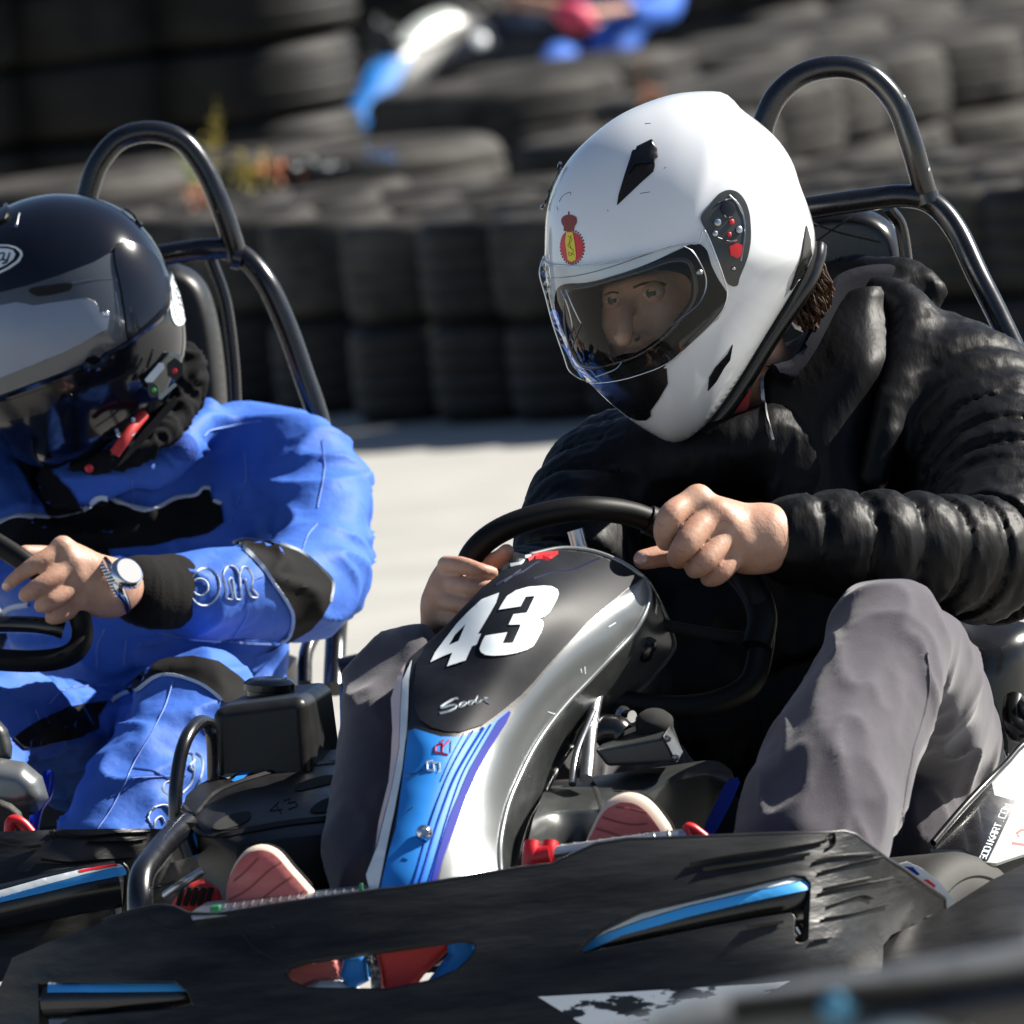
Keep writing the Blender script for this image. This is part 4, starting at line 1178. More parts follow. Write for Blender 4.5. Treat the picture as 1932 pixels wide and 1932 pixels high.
# roll hoop and seat back frame
hp_ = [(1436, 262, .27), (1444, 225, .27), (1468, 178, .27), (1515, 140, .27), (1580, 126, .27), (1640, 142, .27), (1690, 195, .27), (1718, 268, .27), (1736, 330, .275), (1748, 372, .28)]
rh = part('roll_hoop', tube([(1452, 1250, .30), (1446, 900, .28), (1440, 520, .27), (1434, 400, .27), (1432, 310, .27)] + hp_, .0118, segs=20), M['tubeblack'], KA)
part('backrest_frame', tube([(1300, 470, .3), (1420, 412, .3), (1530, 392, .29), (1640, 376, .285), (1710, 370, .28), (1762, 386, .28), (1805, 436, .27), (1845, 520, .25), (1885, 600, .24), (1930, 700, .23), (1975, 840, .22), (2000, 1000, .22), (2010, 1250, .2)], .0118, segs=20), M['tubeblack'], KA)
part('weld', tube([(1745, 366, .28), (1751, 384, .28)], .0135, n=2), M['tubeblack'], rh)
part('backrest_brace', tube([(1675, 392, .30), (1700, 430, .31), (1712, 520, .31), (1716, 640, .3)], .0065), M['tubeblack'], KA)
hr = relief([(1530, 396), (1580, 388), (1640, 396), (1685, 425), (1705, 470), (1712, 530), (1700, 620), (1500, 620), (1480, 430)], .36, 10, thick=.03, puff=(30, .035), smooth=True)
hro = part('headrest', hr, M['smoothblack'], KA)
bh_ = tree(hr)
for g in ([(560, 1270), (790, 1368), (1085, 1440)], [(905, 1290), (790, 1368), (690, 1440)], [(690, 1330), (790, 1368)]):
    part('headrest_rib', ribbon(X('tr', [(x + 130 if 0 else x, y) for x, y in g]), 3.5, bh_, .001), M['matteblack'], hro)
# seat and interior
part('seat', relief([(1180, 1180), (1500, 1080), (1960, 1180), (1990, 1640), (1500, 1700), (1150, 1500)], .34, 30, thick=.02, puff=(120, .06)), M['smoothblack'], KA)
part('floor_pan', hexa([(430, 1850, -.66), (1720, 1760, -.66), (1990, 1480, .45), (620, 1560, .45), (430, 1862, -.66), (1720, 1772, -.66), (1990, 1492, .45), (620, 1572, .45)]), M['matteblack'], KA, smooth=False)
part('engine_cover', relief([(640, 1290), (900, 1180), (1300, 1200), (1400, 1500), (1300, 1660), (650, 1720)], .2, 24, thick=.05, puff=(60, .05)), M['smoothblack'], KA)

# centre fairing between the feet
cf = loft([X('ped', [(20, 1030, -.40), (350, 1005, -.40), (700, 955, -.40), (1200, 885, -.40), (1500, 842, -.41), (1640, 850, -.42), (1760, 930, -.43), (1790, 1010, -.45)]),
           X('ped', [(-60, 1160, -.50), (300, 1110, -.48), (600, 1130, -.49), (900, 1120, -.48), (1180, 1010, -.46), (1500, 930, -.46), (1620, 950, -.46), (1750, 1020, -.465)]),
           X('ped', [(-150, 1400, -.58), (100, 1340, -.55), (480, 1310, -.545), (880, 1200, -.52), (1150, 1060, -.49), (1500, 980, -.48), (1600, 1010, -.475), (1700, 1060, -.47)]),
           X('ped', [(-220, 1700, -.62), (100, 1700, -.56), (420, 1700, -.55), (860, 1700, -.50), (1300, 1700, -.44), (1450, 1600, -.42), (1540, 1400, -.42), (1640, 1200, -.43)])], 60, 10, .003)
cfo = part('centre_fairing', (cf[0], cf[1]), M['darksilver'], KA)
part('fairing_joint', ribbon(X('ped', [(330, 1010), (420, 1060), (470, 1160), (500, 1310), (505, 1500)]), 8, tree(cf), .0012), M['matteblack'], cfo)
# steering bracket and bolts
mc = hexa(X('ped', [(430, 740, -.46), (1120, 610, -.47), (1240, 865, -.47), (560, 900, -.46), (640, 540, -.38), (1180, 425, -.40), (1300, 760, -.40), (700, 800, -.38)]))
mb = part('brake_cylinder', mc, M['darksilver'], KA, smooth=False, bevel=.004)
part('cylinder_end', hexa(X('ped', [(1105, 600, -.476), (1165, 510, -.45), (1300, 760, -.44), (1240, 862, -.476), (1095, 600, -.46), (1160, 505, -.44), (1295, 755, -.43), (1235, 860, -.46)])), M['alu'], mb, smooth=False, bevel=.001)
for p in ((1145, 630), (1222, 812)):
    part('bolt', bolt(*X('ped', [p])[0], -.478, 7, (.6, .3, 1), .004), M['alu'], mb)
part('cap', lathe([(.018, 0), (.018, .01), (.013, .015), (1e-5, .016)], V(*X('ped', [(1020, 530)])[0], -.43), (0, 1, .6), 24), M['matteblack'], mb)
part('bracket_bolt', tube(X('ped', [(650, 400, -.36), (720, 405, -.37)]), .0095, n=1), M['alu'], KA)
part('bracket_bolt', tube(X('ped', [(720, 405, -.37), (805, 415, -.38)]), .006, n=1), M['chrome'], KA)
part('link_arm', tube(X('ped', [(430, 620, -.42), (520, 560, -.42), (640, 560, -.42), (680, 600, -.42)]), .016), M['smoothblack'], KA)
part('blue_heat_shield', relief(X('ped', [(1790, 1010), (1830, 1000), (1850, 1060), (1740, 1300), (1600, 1560), (1400, 1700), (1360, 1640), (1500, 1420), (1560, 1180), (1640, 1080)]), -.30, 10, thick=.003), M['bluefoil'], KA)
# pedals
pd = part('brake_pedal', tube([(1036, 1612, -.76), (1110, 1602, -.755), (1180, 1592, -.75), (1292, 1578, -.74)], .0072, segs=16), M['alu'], KA)
for u in (1062, 1086, 1110, 1133, 1158, 1182, 1208, 1234, 1262):
    t = (u - 1036) / 256
    y = 1612 - 34 * t
    part('pedal_ring', lathe([(.0074, -.0012), (.0084, 0), (.0074, .0012)], V(u, y, -.757 + .016 * t), (1, .13, -.1), 16), M['alu'], pd)
for u in (988, 1022):
    part('pedal_flange', tube([(u + 16, 1590, -.755), (u + 14, 1612, -.76), (u + 12, 1645, -.76)], .0080, segs=14), M['red'], pd)
part('pedal_spacer', tube([(1004, 1620, -.757), (1040, 1613, -.76)], .011, n=1), M['red'], pd)
part('pedal_tip', tube([(1297, 1562, -.742), (1299, 1580, -.742), (1300, 1600, -.742), (1345, 1598, -.742), (1312, 1566, -.742)], .0045, closed=True), M['red'], pd)
ft = part('foot_rest', hexa(X('bl', [(915, 552, -.76), (1830, 440, -.76), (1830, 470, -.78), (925, 590, -.78), (1000, 500, -.68), (1800, 415, -.68), (1830, 470, -.70), (925, 590, -.70)])), M['alu'], KA, smooth=False, bevel=.002)
for i in range(16):
    u = 1085 + i * 44
    part('foot_rest_rib', tube(X('bl', [(u, 528 - (u - 1080) * .125, -.772), (u + 10, 508 - (u - 1080) * .125, -.70)]), .0008, n=1, segs=6), M['alu'], ft)
part('green_clip', hexa(X('bl', [(1015, 525, -.80), (1065, 518, -.80), (1062, 552, -.80), (1015, 558, -.80), (1025, 512, -.79), (1075, 510, -.79), (1072, 545, -.79), (1020, 550, -.79)])), M['green'], KA, smooth=False, bevel=.002)
part('green_clip', hexa(X('bl', [(1738, 412, -.79), (1755, 410, -.79), (1757, 456, -.79), (1738, 458, -.79), (1742, 410, -.78), (1758, 410, -.78), (1760, 455, -.78), (1742, 456, -.78)])), M['green'], KA, smooth=False, bevel=.001)

# left side pod with the moulded number
pod_c = [(344, 1522, -.40), (409, 1464, -.30), (512, 1427, -.22), (632, 1414, -.18), (700, 1410, -.15), (390, 1560, -.50), (500, 1600, -.53), (640, 1560, -.50), (370, 1620, -.46), (460, 1720, -.52), (640, 1720, -.50), (480, 1500, -.40), (600, 1480, -.36), (440, 1570, -.505), (400, 1500, -.37)]
pod = relief([(344, 1522), (352, 1500), (372, 1482), (409, 1462), (457, 1441), (512, 1426), (570, 1419), (632, 1414), (690, 1408), (700, 1720), (470, 1735), (420, 1715), (385, 1665), (372, 1620), (356, 1590), (346, 1560)], pod_c, 9, thick=.005)
po = part('side_pod', pod, M['blackplastic'], KA)
bp = tree(pod)
part('pod_shoulder', ribbon(X('blue', [(950, 1500), (1010, 1580), (1110, 1610), (1300, 1580), (1500, 1545), (1740, 1520)]), 9, bp, .004), M['blackplastic'], po)
part('pod_rim', ribbon(X('blue', [(955, 1460), (1010, 1500), (1100, 1400), (1250, 1330), (1500, 1260), (1740, 1230)]), 5, bp, .003), M['blackplastic'], po)
part('pod_inset', decal(X('blue', [(1150, 1560), (1120, 1590), (1350, 1560), (1720, 1520), (1720, 1330), (1600, 1340), (1500, 1400), (1350, 1430), (1280, 1480)]), bp, .001, .0008, 8), M['wornplastic'], po)
for o in ([(1100, 1575), (1140, 1530), (1220, 1500), (1290, 1495), (1290, 1530), (1240, 1560), (1150, 1585)], [(1600, 1490), (1650, 1440), (1730, 1420), (1735, 1480), (1650, 1500)], [(1530, 1385), (1540, 1350), (1660, 1310), (1730, 1310), (1730, 1340), (1600, 1375)]):
    part('pod_recess', decal(X('blue', o), bp, .002, .0008, 6, smooth=True), M['matteblack'], po)
part('pod_bolt', bolt(*X('blue', [(1190, 1540)])[0], -.475, 9, (0, .5, 1), .004), M['alu'], po)
part('moulded_numeral', join(*[ribbon(X('blue', g), 3.4, bp, .002, smooth=False) for g in ([(1440, 1440), (1392, 1488), (1458, 1480)], [(1425, 1455), (1452, 1500)], [(1465, 1436), (1500, 1424), (1488, 1450), (1526, 1440), (1536, 1462), (1490, 1480)])]), M['matteblack'], po)
part('pod_blue_sticker', decal(X('blue', [(1195, 1330), (1240, 1290), (1330, 1250), (1420, 1215), (1400, 1240), (1290, 1290), (1230, 1340)]), bp, .0012, .0006, 6), M['blue'], po)
part('pod_white_sticker', decal(X('blue', [(1140, 1310), (1250, 1250), (1400, 1205), (1540, 1190), (1420, 1212), (1260, 1270), (1180, 1320)]), bp, .0012, .0006, 6), M['panel'], po)
part('pod_corner_sticker', decal(X('bl', [(885, 110), (915, 118), (945, 150), (960, 200), (960, 290), (940, 285), (905, 200)]), bp, .0012, .0006, 6), M['blue'], po)
part('pod_cut_out', decal(X('bl', [(1150, 240), (1170, 225), (1400, 195), (1590, 175), (1590, 400), (1400, 420), (1150, 300)]), bp, .001, .0008, 9), M['matteblack'], po)
# fuel tank
tk = hexa([(398, 1336, -.30), (578, 1313, -.30), (590, 1480, -.30), (402, 1500, -.30), (468, 1301, -.12), (626, 1284, -.12), (650, 1460, -.12), (480, 1470, -.12)])
to = part('fuel_tank', tk, M['blackplastic'], KA, smooth=True, bevel=.012)
part('fuel_cap', lathe([(.026, 0), (.026, .006), (.020, .010), (1e-5, .010)], V(508, 1300, -.20), (0, 1, .12), 10), M['smoothblack'], to)
part('fuel_cap_rim', lathe([(.022, -.006), (.022, 0), (1e-5, 0)], V(508, 1302, -.20), (0, 1, .12), 24), M['smoothblack'], to)
part('cap_stem', tube([(537, 1297, -.20), (537, 1278, -.20)], .0025, n=1), M['alu'], to)
# bent guard tubes
part('guard_tube', tube([(333, 1570, -.42), (331, 1500, -.42), (338, 1440, -.41), (348, 1402, -.40), (362, 1376, -.38), (380, 1362, -.35), (396, 1370, -.33), (402, 1400, -.32), (404, 1480, -.31)], .0068, segs=18), M['tubeblack'], KA)
part('guard_tube', tube([(352, 1556, -.46), (322, 1580, -.50), (290, 1618, -.56), (268, 1652, -.60), (264, 1700, -.62), (266, 1760, -.62)], .0118, segs=18), M['tubeblack'], KA)
part('guard_bush', tube([(344, 1550, -.47), (342, 1585, -.47), (352, 1618, -.47)], .0155, segs=20), M['smoothblack'], KA)
part('red_cover', relief(X('bl', [(812, 540), (850, 480), (920, 410), (990, 385), (1060, 440), (1090, 520), (1000, 560)]), -.57, 7, thick=.01, puff=(12, .01)), M['redcloth'], KA)
for q in (880, 915, 950, 985, 1020):
    part('cover_slot', tube(X('bl', [(q - 20, 520, -.585), (q + 6, 430, -.585)]), .0025), M['matteblack'], KA)
part('cable', tube(X('bl', [(800, 470, -.58), (900, 400, -.6), (980, 350, -.6)]), .004), M['alu'], KA)

# front bumper
bo = [(-80, 1925), (0, 1860), (10, 1838), (23, 1807), (97, 1775), (195, 1740), (250, 1721), (289, 1712), (310, 1711), (330, 1714), (357, 1726), (409, 1728), (546, 1705), (713, 1682), (753, 1678), (989, 1639), (1042, 1633), (1086, 1612), (1125, 1595), (1184, 1586), (1300, 1582), (1450, 1576), (1565, 1572), (1590, 1570), (1612, 1576), (1672, 1622), (1706, 1642), (1780, 1695), (1781, 1715), (1745, 1732), (1682, 1764), (1667, 1783), (1665, 1817), (1660, 2010), (-80, 2010)]
h1 = [(72, 1856), (92, 1853), (200, 1852), (331, 1850), (355, 1870), (369, 1900), (300, 1908), (140, 1920), (120, 1932), (95, 1942), (74, 1942)]
h2 = [(535, 1837), (545, 1822), (575, 1812), (770, 1785), (872, 1770), (893, 1775), (899, 1788), (890, 1805), (865, 1830), (820, 1850), (730, 1868), (580, 1866), (548, 1852)]
h3 = X('br', [(215, 775), (230, 745), (300, 690), (450, 620), (820, 535), (1040, 487), (1085, 492), (1110, 520), (1104, 640), (1100, 735), (1080, 755), (1045, 752), (1038, 700), (1042, 655), (1030, 642), (900, 662), (700, 700), (370, 768), (235, 793)])
bc = [(-80, 1925, -.60), (23, 1807, -.66), (-80, 2010, -.62), (250, 1721, -.74), (250, 2010, -.78), (560, 1705, -.79), (560, 2010, -.84), (989, 1639, -.80), (989, 2010, -.86), (1400, 1580, -.79), (1400, 2010, -.86), (1565, 1572, -.77), (1600, 1800, -.81), (1665, 2000, -.78), (1700, 1642, -.71), (1781, 1705, -.64), (1740, 1732, -.66)]
BP = relief(bo, bc, 13, holes=[h1, h2, h3], thick=.012)
bu = part('front_bumper', BP, M['wornplastic'], KA)
bf = rbf(bc)
def rim(path, r, off=0.0, closed=False):
    p = resample(np.array(path)[:, :2], 12, closed)
    w = bf(p)
    return tube([(a[0], a[1], b + off) for a, b in zip(p, w)], r, n=2, segs=10, closed=closed)
part('bumper_lip', rim([q for q in bo if 20 < q[0] < 1785 and q[1] < 1750], .0030, .004), M['blackplastic'], bu)
for h in (h1, h2, h3):
    part('slot_lip', rim(h, .0016, .003, True), M['blackplastic'], bu)
# moulded tube with stickers seen through the slots
def bar(pts, r, name='bumper_bar'):
    m = tube(pts, r, segs=28); o = part(name, m, M['smoothblack'], bu); return m, o
m3, o3 = bar([(1090, 1815, -.772), (1150, 1775, -.796), (1213, 1754, -.802), (1300, 1734, -.803), (1389, 1715, -.801), (1470, 1698, -.797), (1512, 1694, -.785), (1530, 1694, -.765)], .0205)
b3 = tree(m3)
part('slot_back', relief([(1080, 1835), (1200, 1740), (1560, 1640), (1590, 1800), (1300, 1840), (1080, 1860)], -.70, 20, thick=.004), M['matteblack'], bu)
part('white_sticker', decal(X('br', [(225, 748), (300, 690), (450, 622), (640, 574), (820, 534), (960, 502), (1040, 487), (1088, 494), (1100, 506), (960, 536), (820, 566), (640, 608), (460, 660), (330, 708), (250, 745)]), b3, .001, .0006, 6), M['whitesticker'], o3)
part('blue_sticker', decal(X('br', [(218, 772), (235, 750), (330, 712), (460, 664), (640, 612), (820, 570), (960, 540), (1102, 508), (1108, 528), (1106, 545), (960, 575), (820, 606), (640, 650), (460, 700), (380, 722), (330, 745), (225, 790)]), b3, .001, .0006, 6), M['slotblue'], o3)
part('red_edge', decal(X('br', [(830, 533), (960, 503), (1040, 489), (1060, 492), (960, 512), (840, 540)]), b3, .0014, .0004, 5), M['red'], o3)
part('bar_bolt', tube(X('br', [(1050, 690, -.80), (1068, 715, -.80)]), .006, n=1), M['chrome'], o3)
m1, o1 = bar([(96, 1890, -.690), (200, 1886, -.725), (330, 1881, -.750), (380, 1878, -.74)], .0165)
b1_ = tree(m1)
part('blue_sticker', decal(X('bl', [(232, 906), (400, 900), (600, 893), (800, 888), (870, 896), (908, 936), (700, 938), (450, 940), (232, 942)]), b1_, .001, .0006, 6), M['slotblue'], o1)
part('white_sticker', decal(X('bl', [(238, 888), (400, 884), (600, 880), (850, 878), (866, 890), (600, 893), (400, 900), (232, 906)]), b1_, .0012, .0006, 5), M['whitesticker'], o1)
part('nose_base', relief(X('bl', [(1380, 780), (1640, 760), (1660, 880), (1550, 900), (1430, 920), (1360, 880)]) , -.76, 8, thick=.006, puff=(14, .012)), M['sole'], bu)
part('nose_base_blue', relief([(648, 1800), (690, 1795), (697, 1850), (660, 1870), (640, 1840)], -.77, 6, thick=.006, puff=(14, .012)), M['blue'], bu)
part('nose_base_white', relief([(560, 1870), (600, 1848), (640, 1846), (690, 1868), (700, 1880), (560, 1885)], -.765, 6, thick=.006, puff=(14, .012)), M['whitesticker'], bu)
part('nose_base_strip', relief([(690, 1792), (702, 1792), (716, 1830), (722, 1880), (700, 1880), (699, 1840)], -.775, 6, thick=.006, puff=(14, .012)), M['silver'], bu)
part('nose_base_red', relief([(705, 1780), (860, 1760), (850, 1790), (800, 1840), (770, 1880), (722, 1880), (716, 1830)], -.77, 8, thick=.006, puff=(14, .012)), M['redcloth'], bu)
part('nose_base_stripe', relief([(838, 1765), (880, 1755), (910, 1790), (890, 1820), (830, 1860), (800, 1860), (845, 1800)], -.775, 8, thick=.006, puff=(14, .012)), M['blue'], bu)
#part('bumper_back', relief([(20, 1830), (300, 1740), (560, 1730), (1000, 1670), (1600, 1610), (1700, 1700), (1650, 1990), (0, 1990)], -.56, 40, thick=.01), M['matteblack'], bu)
bB = tree(BP)
tat = decal([(1015, 1881), (1200, 1871), (1430, 1856), (1490, 1850), (1400, 1900), (1180, 1990), (1160, 1975), (1110, 1940)], bB, .001, .0006, 9)
part('torn_sticker', tat, M['torn'], bu)
bt_ = tree(tat); random.seed(11)
tp = []
for i in range(0):
    u = random.uniform(1090, 1400); v_ = 1884 - (u - 1015) * .055 + random.uniform(6, 42)
    q = [(u, v_)]
    for k in range(3): q.append((q[-1][0] + random.uniform(3, 14), q[-1][1] + random.uniform(-8, 7)))
    if inside(np.array(q[1:2]), [(1015, 1881), (1200, 1871), (1430, 1856), (1490, 1850), (1400, 1900), (1180, 1990), (1110, 1940)])[0]:
        tp.append(ribbon(q, random.uniform(1.5, 6), bt_, .0005))

# creases on the right of the bumper
for g in ([(640, 450), (800, 420), (950, 400), (1100, 375), (1160, 360)], [(690, 470), (900, 440), (1100, 410)], [(1120, 440), (1200, 420), (1370, 405)], [(1170, 350), (1190, 330), (1195, 370), (1170, 385)], [(1140, 480), (1250, 450), (1380, 420)], [(1140, 560), (1280, 530), (1420, 500)],
          [(1170, 610), (1290, 570), (1340, 580)], [(1150, 660), (1260, 640), (1400, 600)], [(1160, 540), (1330, 500)], [(860, 690), (1000, 672)], [(1110, 745), (1180, 735)]):
    part('crease', ribbon(X('br', g), random.uniform(4, 8), bB, .0045), M['blackplastic'], bu)
for g in ([(1140, 600), (1180, 660), (1240, 730), (1340, 780)], [(700, 570), (780, 620), (900, 640), (1040, 620)], [(1290, 615), (1330, 625)], [(560, 585), (540, 600)]):
    part('scuff', ribbon(X('bl', g), 2.5, bB, .0007), M['matteblack'], bu)
# right pod
pr = [(1664, 1800), (1672, 1778), (1690, 1764), (1745, 1734), (1790, 1712), (1868, 1662), (1932, 1630), (2010, 1590), (2010, 2000), (1662, 2000)]
PR = relief(pr, [(1664, 1800, -.74), (1790, 1712, -.66), (1932, 1630, -.58), (2010, 1590, -.54), (1662, 2000, -.80), (2010, 2000, -.78), (1800, 1800, -.77), (1932, 1740, -.76), (1850, 1740, -.74)], 11, thick=.006)
part('front_side_pod', PR, M['wornplastic'], KA)
# flag sticker corner
fl = relief([(1690, 1632), (1712, 1626), (1742, 1640), (1772, 1664), (1796, 1692), (1806, 1712), (1786, 1722), (1780, 1697), (1745, 1668), (1706, 1643)], -.60, 6, thick=.01)
fo_ = part('corner_fairing', fl, M['whitesticker'], KA)
part('blue_sticker', decal([(1703, 1634), (1722, 1636), (1736, 1650), (1722, 1654)], tree(fl), .001, .0005, 4), M['deepblue'], fo_)
part('red_sticker', decal(X('br', [(1530, 510), (1560, 505), (1592, 530), (1575, 545)]), tree(fl), .001, .0005, 4), M['red'], fo_)
# front wheel
def wheel(centre, axis, R, Wd, parent, rimr=.066):
    a = np.array(axis, float)
    t = part('wheel', lathe([(rimr, -Wd * .45), (rimr + .006, -Wd * .5), (R * .72, -Wd * .52), (R * .88, -Wd * .49), (R * .96, -Wd * .42), (R, -Wd * .3), (R, Wd * .3), (R * .96, Wd * .42), (R * .88, Wd * .49), (R * .80, Wd * .515), (R * .78, Wd * .50), (R * .72, Wd * .52), (R * .62, Wd * .52), (rimr + .006, Wd * .5), (rimr, Wd * .45), (rimr, -Wd * .45)], centre, a, 72), M['rubberclean'], parent)
    part('rim', lathe([(rimr, -Wd * .42), (rimr, Wd * .40), (rimr - .004, Wd * .44), (rimr - .010, Wd * .42), (rimr - .014, Wd * .1), (.03, Wd * .05), (.028, Wd * .3), (1e-5, Wd * .3)], centre, a, 48), M['chrome'], t)
    return t
M['rubberclean'] = mat('wheel_rubber', (.009, .009, .0085), .7, col2=(.028, .026, .021), nscale=8, bump=(60, .25, .001))
wheel(V(1758, 1856, -.36), (.80, .10, .58), .124, .12, KA)
# right-hand rear side panel with lettering
sk = relief(X('sk', [(974, 735), (840, 880), (700, 1020), (500, 1230), (270, 1500), (250, 1560), (500, 1560), (640, 1650), (760, 1660), (974, 1590), (1300, 1500), (1300, 500)]), [(1932, 1403, -.18), (1755, 1600, -.34), (1870, 1628, -.36), (1932, 1612, -.30), (2010, 1590, -.25), (2010, 1350, -.12)], 9, thick=.006)
so2 = part('rear_side_pod', sk, M['panel'], KA)
bsk = tree(sk)
ds = decal(X('sk', [(715, 1010), (742, 1140), (915, 1182), (690, 1650), (630, 1640), (500, 1555), (265, 1555), (290, 1485), (500, 1235)]), bsk, .0012, .0008, 8)
part('black_sticker', ds, M['tubeblack'], so2)
part('panel_lower_edge', tube(X('sk', [(700, 1690, -.26), (780, 1660, -.26), (974, 1600, -.25), (1300, 1500, -.24)]), .016), M['tubeblack'], so2)
part('panel_upper_edge', tube(X('sk', [(1300, 480, -.11), (974, 735, -.18), (840, 880, -.22), (700, 1020, -.26), (500, 1230, -.30), (270, 1500, -.34)]), .0035), M['tubeblack'], so2)
STR = {'S': [[(1, 1), (0, 1), (0, .5), (1, .5), (1, 0), (0, 0)]], 'O': [[(0, 0), (1, 0), (1, 1), (0, 1), (0, 0)]], 'D': [[(0, 0), (.8, 0), (1, .2), (1, .8), (.8, 1), (0, 1), (0, 0)]], 'I': [[(.5, 0), (.5, 1)]],
       'K': [[(0, 0), (0, 1)], [(1, 1), (0, .45)], [(.3, .55), (1, 0)]], 'A': [[(0, 0), (0, .7), (.3, 1), (1, 1), (1, 0)], [(0, .4), (1, .4)]], 'R': [[(0, 0), (0, 1), (1, 1), (1, .5), (0, .5)], [(.5, .5), (1, 0)]], 'T': [[(0, 1), (1, 1)], [(.5, 1), (.5, 0)]],
       '.': [[(.4, 0), (.6, 0)]], 'C': [[(1, 1), (0, 1), (0, 0), (1, 0)]], 'M': [[(0, 0), (0, 1), (.5, .4), (1, 1), (1, 0)]]}
def lettering(txt, p0, p1, h0, h1, bv, width, gap=.3):
    """p0->p1 baseline; h = vector from baseline to cap height"""
    n = len(txt); out = []
    p0, p1, h0, h1 = map(np.array, (p0, p1, h0, h1))
    adv = 1 / (n * (1 + gap) - gap)
    for i, ch in enumerate(txt):
        for g in STR[ch]:
            q = []
            for x, y in g:
                t = (i * (1 + gap) + x) * adv
                q.append(tuple(p0 + (p1 - p0) * t + (h0 + (h1 - h0) * t) * y))
            out.append(ribbon(q, width, bv, .0006, smooth=False))
    return join(*out)
bds = tree(ds)
part('web_lettering', lettering('SODIKART.COM', X('sk', [(672, 1640)])[0], X('sk', [(870, 1215)])[0], (-11.5, -2.5), (-12.5, -3.5), bds, 2.0), M['whitesticker'], so2)
part('cropped_mark', join(*[ribbon(X('sk', g), 5, bsk, .0006, smooth=False) for g in ([(880, 1505), (990, 1520)], [(915, 1430), (950, 1405), (974, 1400)], [(920, 1440), (935, 1460)])]), M['maroon'], so2)
# belt, buckle and frame bits by the hip
part('seat_belt', relief(X('sk', [(655, 385), (750, 400), (800, 560), (850, 720), (850, 850), (760, 720), (720, 600)]), -.02, 7, thick=.003), M['tubeblack'], KA)
part('seat_frame', tube(X('sk', [(610, 380, .0), (720, 640, -.02), (800, 880, -.05)]), .006), M['smoothblack'], KA)
part('seat_edge', tube(X('sk', [(900, 400, -.02), (890, 520, -.04), (930, 640, -.06), (1100, 660, -.06)]), .011), M['smoothblack'], KA)
part('metal_tank', relief(X('sk', [(930, 370), (1050, 370), (1100, 600), (960, 580), (920, 480)]), -.03, 6, thick=.02, puff=(30, .03)), M['silver'], KA)

def chips(path, r, spots, parent):
    bv = tree(tube(path, r, segs=20))
    for (u, v_, a) in spots:
        c = cast(bv, u, v_)
        if c:
            pts = [(u + a * math.cos(t) * random.uniform(.5, 1.1), v_ + 1.6 * a * math.sin(t) * random.uniform(.5, 1.1)) for t in np.linspace(0, 6.28, 8)[:-1]]
            part('paint_chip', decal(pts, bv, .0008, 0, 3), M['panel'], parent)
chips(hp_, .0118, [(1712, 188, 5), (1706, 180, 3), (1752, 320, 2.5), (1748, 385, 4)], rh)
# ================================================================== driver in the blue suit and his kart
PB = thing('person', base_at(230, 1500, .9, .12), 'driver in blue and black racing suit with glossy black helmet, at the left', 'person')
v = Vol((-140, 740, 720, 1720, .1, 1.3), .0052)
v.chain([(230, 1400, 1.0, 165), (215, 1250, 1.0, 185), (210, 1080, .99, 190), (240, 960, 1.0, 165)], .05)
v.chain([(0, 1000, .95, 120), (160, 920, 1.0, 110), (420, 880, 1.0, 105), (520, 872, .96, 100)], .05)
v.chain([(500, 868, .97, 98), (570, 895, .92, 108), (603, 965, .86, 98), (604, 1050, .78, 96), (565, 1118, .69, 98), (475, 1128, .61, 90), (385, 1116, .555, 84), (322, 1112, .52, 70), (308, 1112, .515, 60)], .025, n=6)
v.chain([(395, 790, .92, 30), (350, 840, .86, 42), (250, 880, .83, 42), (120, 900, .84, 50)], .02)
v.chain([(385, 800, .93, 26), (470, 795, .98, 40), (560, 810, .97, 30)], .03)
v.chain([(430, 960, .95, 80), (450, 1060, .95, 90), (440, 1200, .95, 100)], .04)
v.chain([(-60, 930, .9, 120), (-120, 1060, .75, 100)], .03)
v.chain([(460, 1240, .95, 70), (470, 1340, .95, 90), (380, 1380, .9, 100)], .04)
v.chain([(300, 1420, .85, 110), (350, 1360, .62, 112), (372, 1350, .5, 104)], .03)
v.chain([(368, 1348, .47, 102), (330, 1430, .42, 110), (275, 1510, .37, 118), (215, 1610, .32, 125)], .03)
v.chain([(160, 1430, .9, 110), (40, 1370, .6, 108), (-40, 1400, .45, 100), (-90, 1560, .35, 100)], .03)
SU = v.mesh(3, addf(fold(11, .013, 61, (.5, 1.1, .5), 2.6), fold(27, .010, 67, (.6, 1.3, .6), 2.8), fold(60, .0012, 69)))
suit = part('racing_suit', SU, M['suit'], PB)
bU = tree(SU)
B = lambda p: X('blue', p)
part('chest_panel', decal([(-40, 1000), (30, 976), (110, 978), (160, 963), (190, 940), (255, 961), (290, 963), (330, 943), (370, 938), (385, 925), (398, 926), (404, 946), (418, 952), (422, 985), (395, 1005), (330, 1018), (290, 1030), (180, 1040), (60, 1045), (-40, 1050)], bU, .003, .0006, 10), M['suitblack'], suit)
el = B([(1205, 95), (1270, 78), (1400, 100), (1550, 155), (1650, 235), (1708, 305), (1698, 400), (1655, 480), (1600, 540), (1500, 600), (1400, 650), (1290, 690), (1350, 665), (1440, 615), (1490, 560), (1508, 500), (1500, 440), (1450, 360), (1390, 275), (1320, 190), (1240, 112)])
part('elbow_panel', decal(el, bU, .0025, .0006, 7), M['suitblack'], suit)
part('knee_panel', decal(B([(570, 915), (640, 845), (700, 790), (780, 728), (870, 700), (1000, 690), (1120, 715), (1220, 780), (1290, 850), (1290, 900), (1150, 925), (1110, 875), (1000, 815), (880, 782), (800, 795), (720, 855), (640, 880)]), bU, .0025, .0006, 8), M['suitblack'], suit)
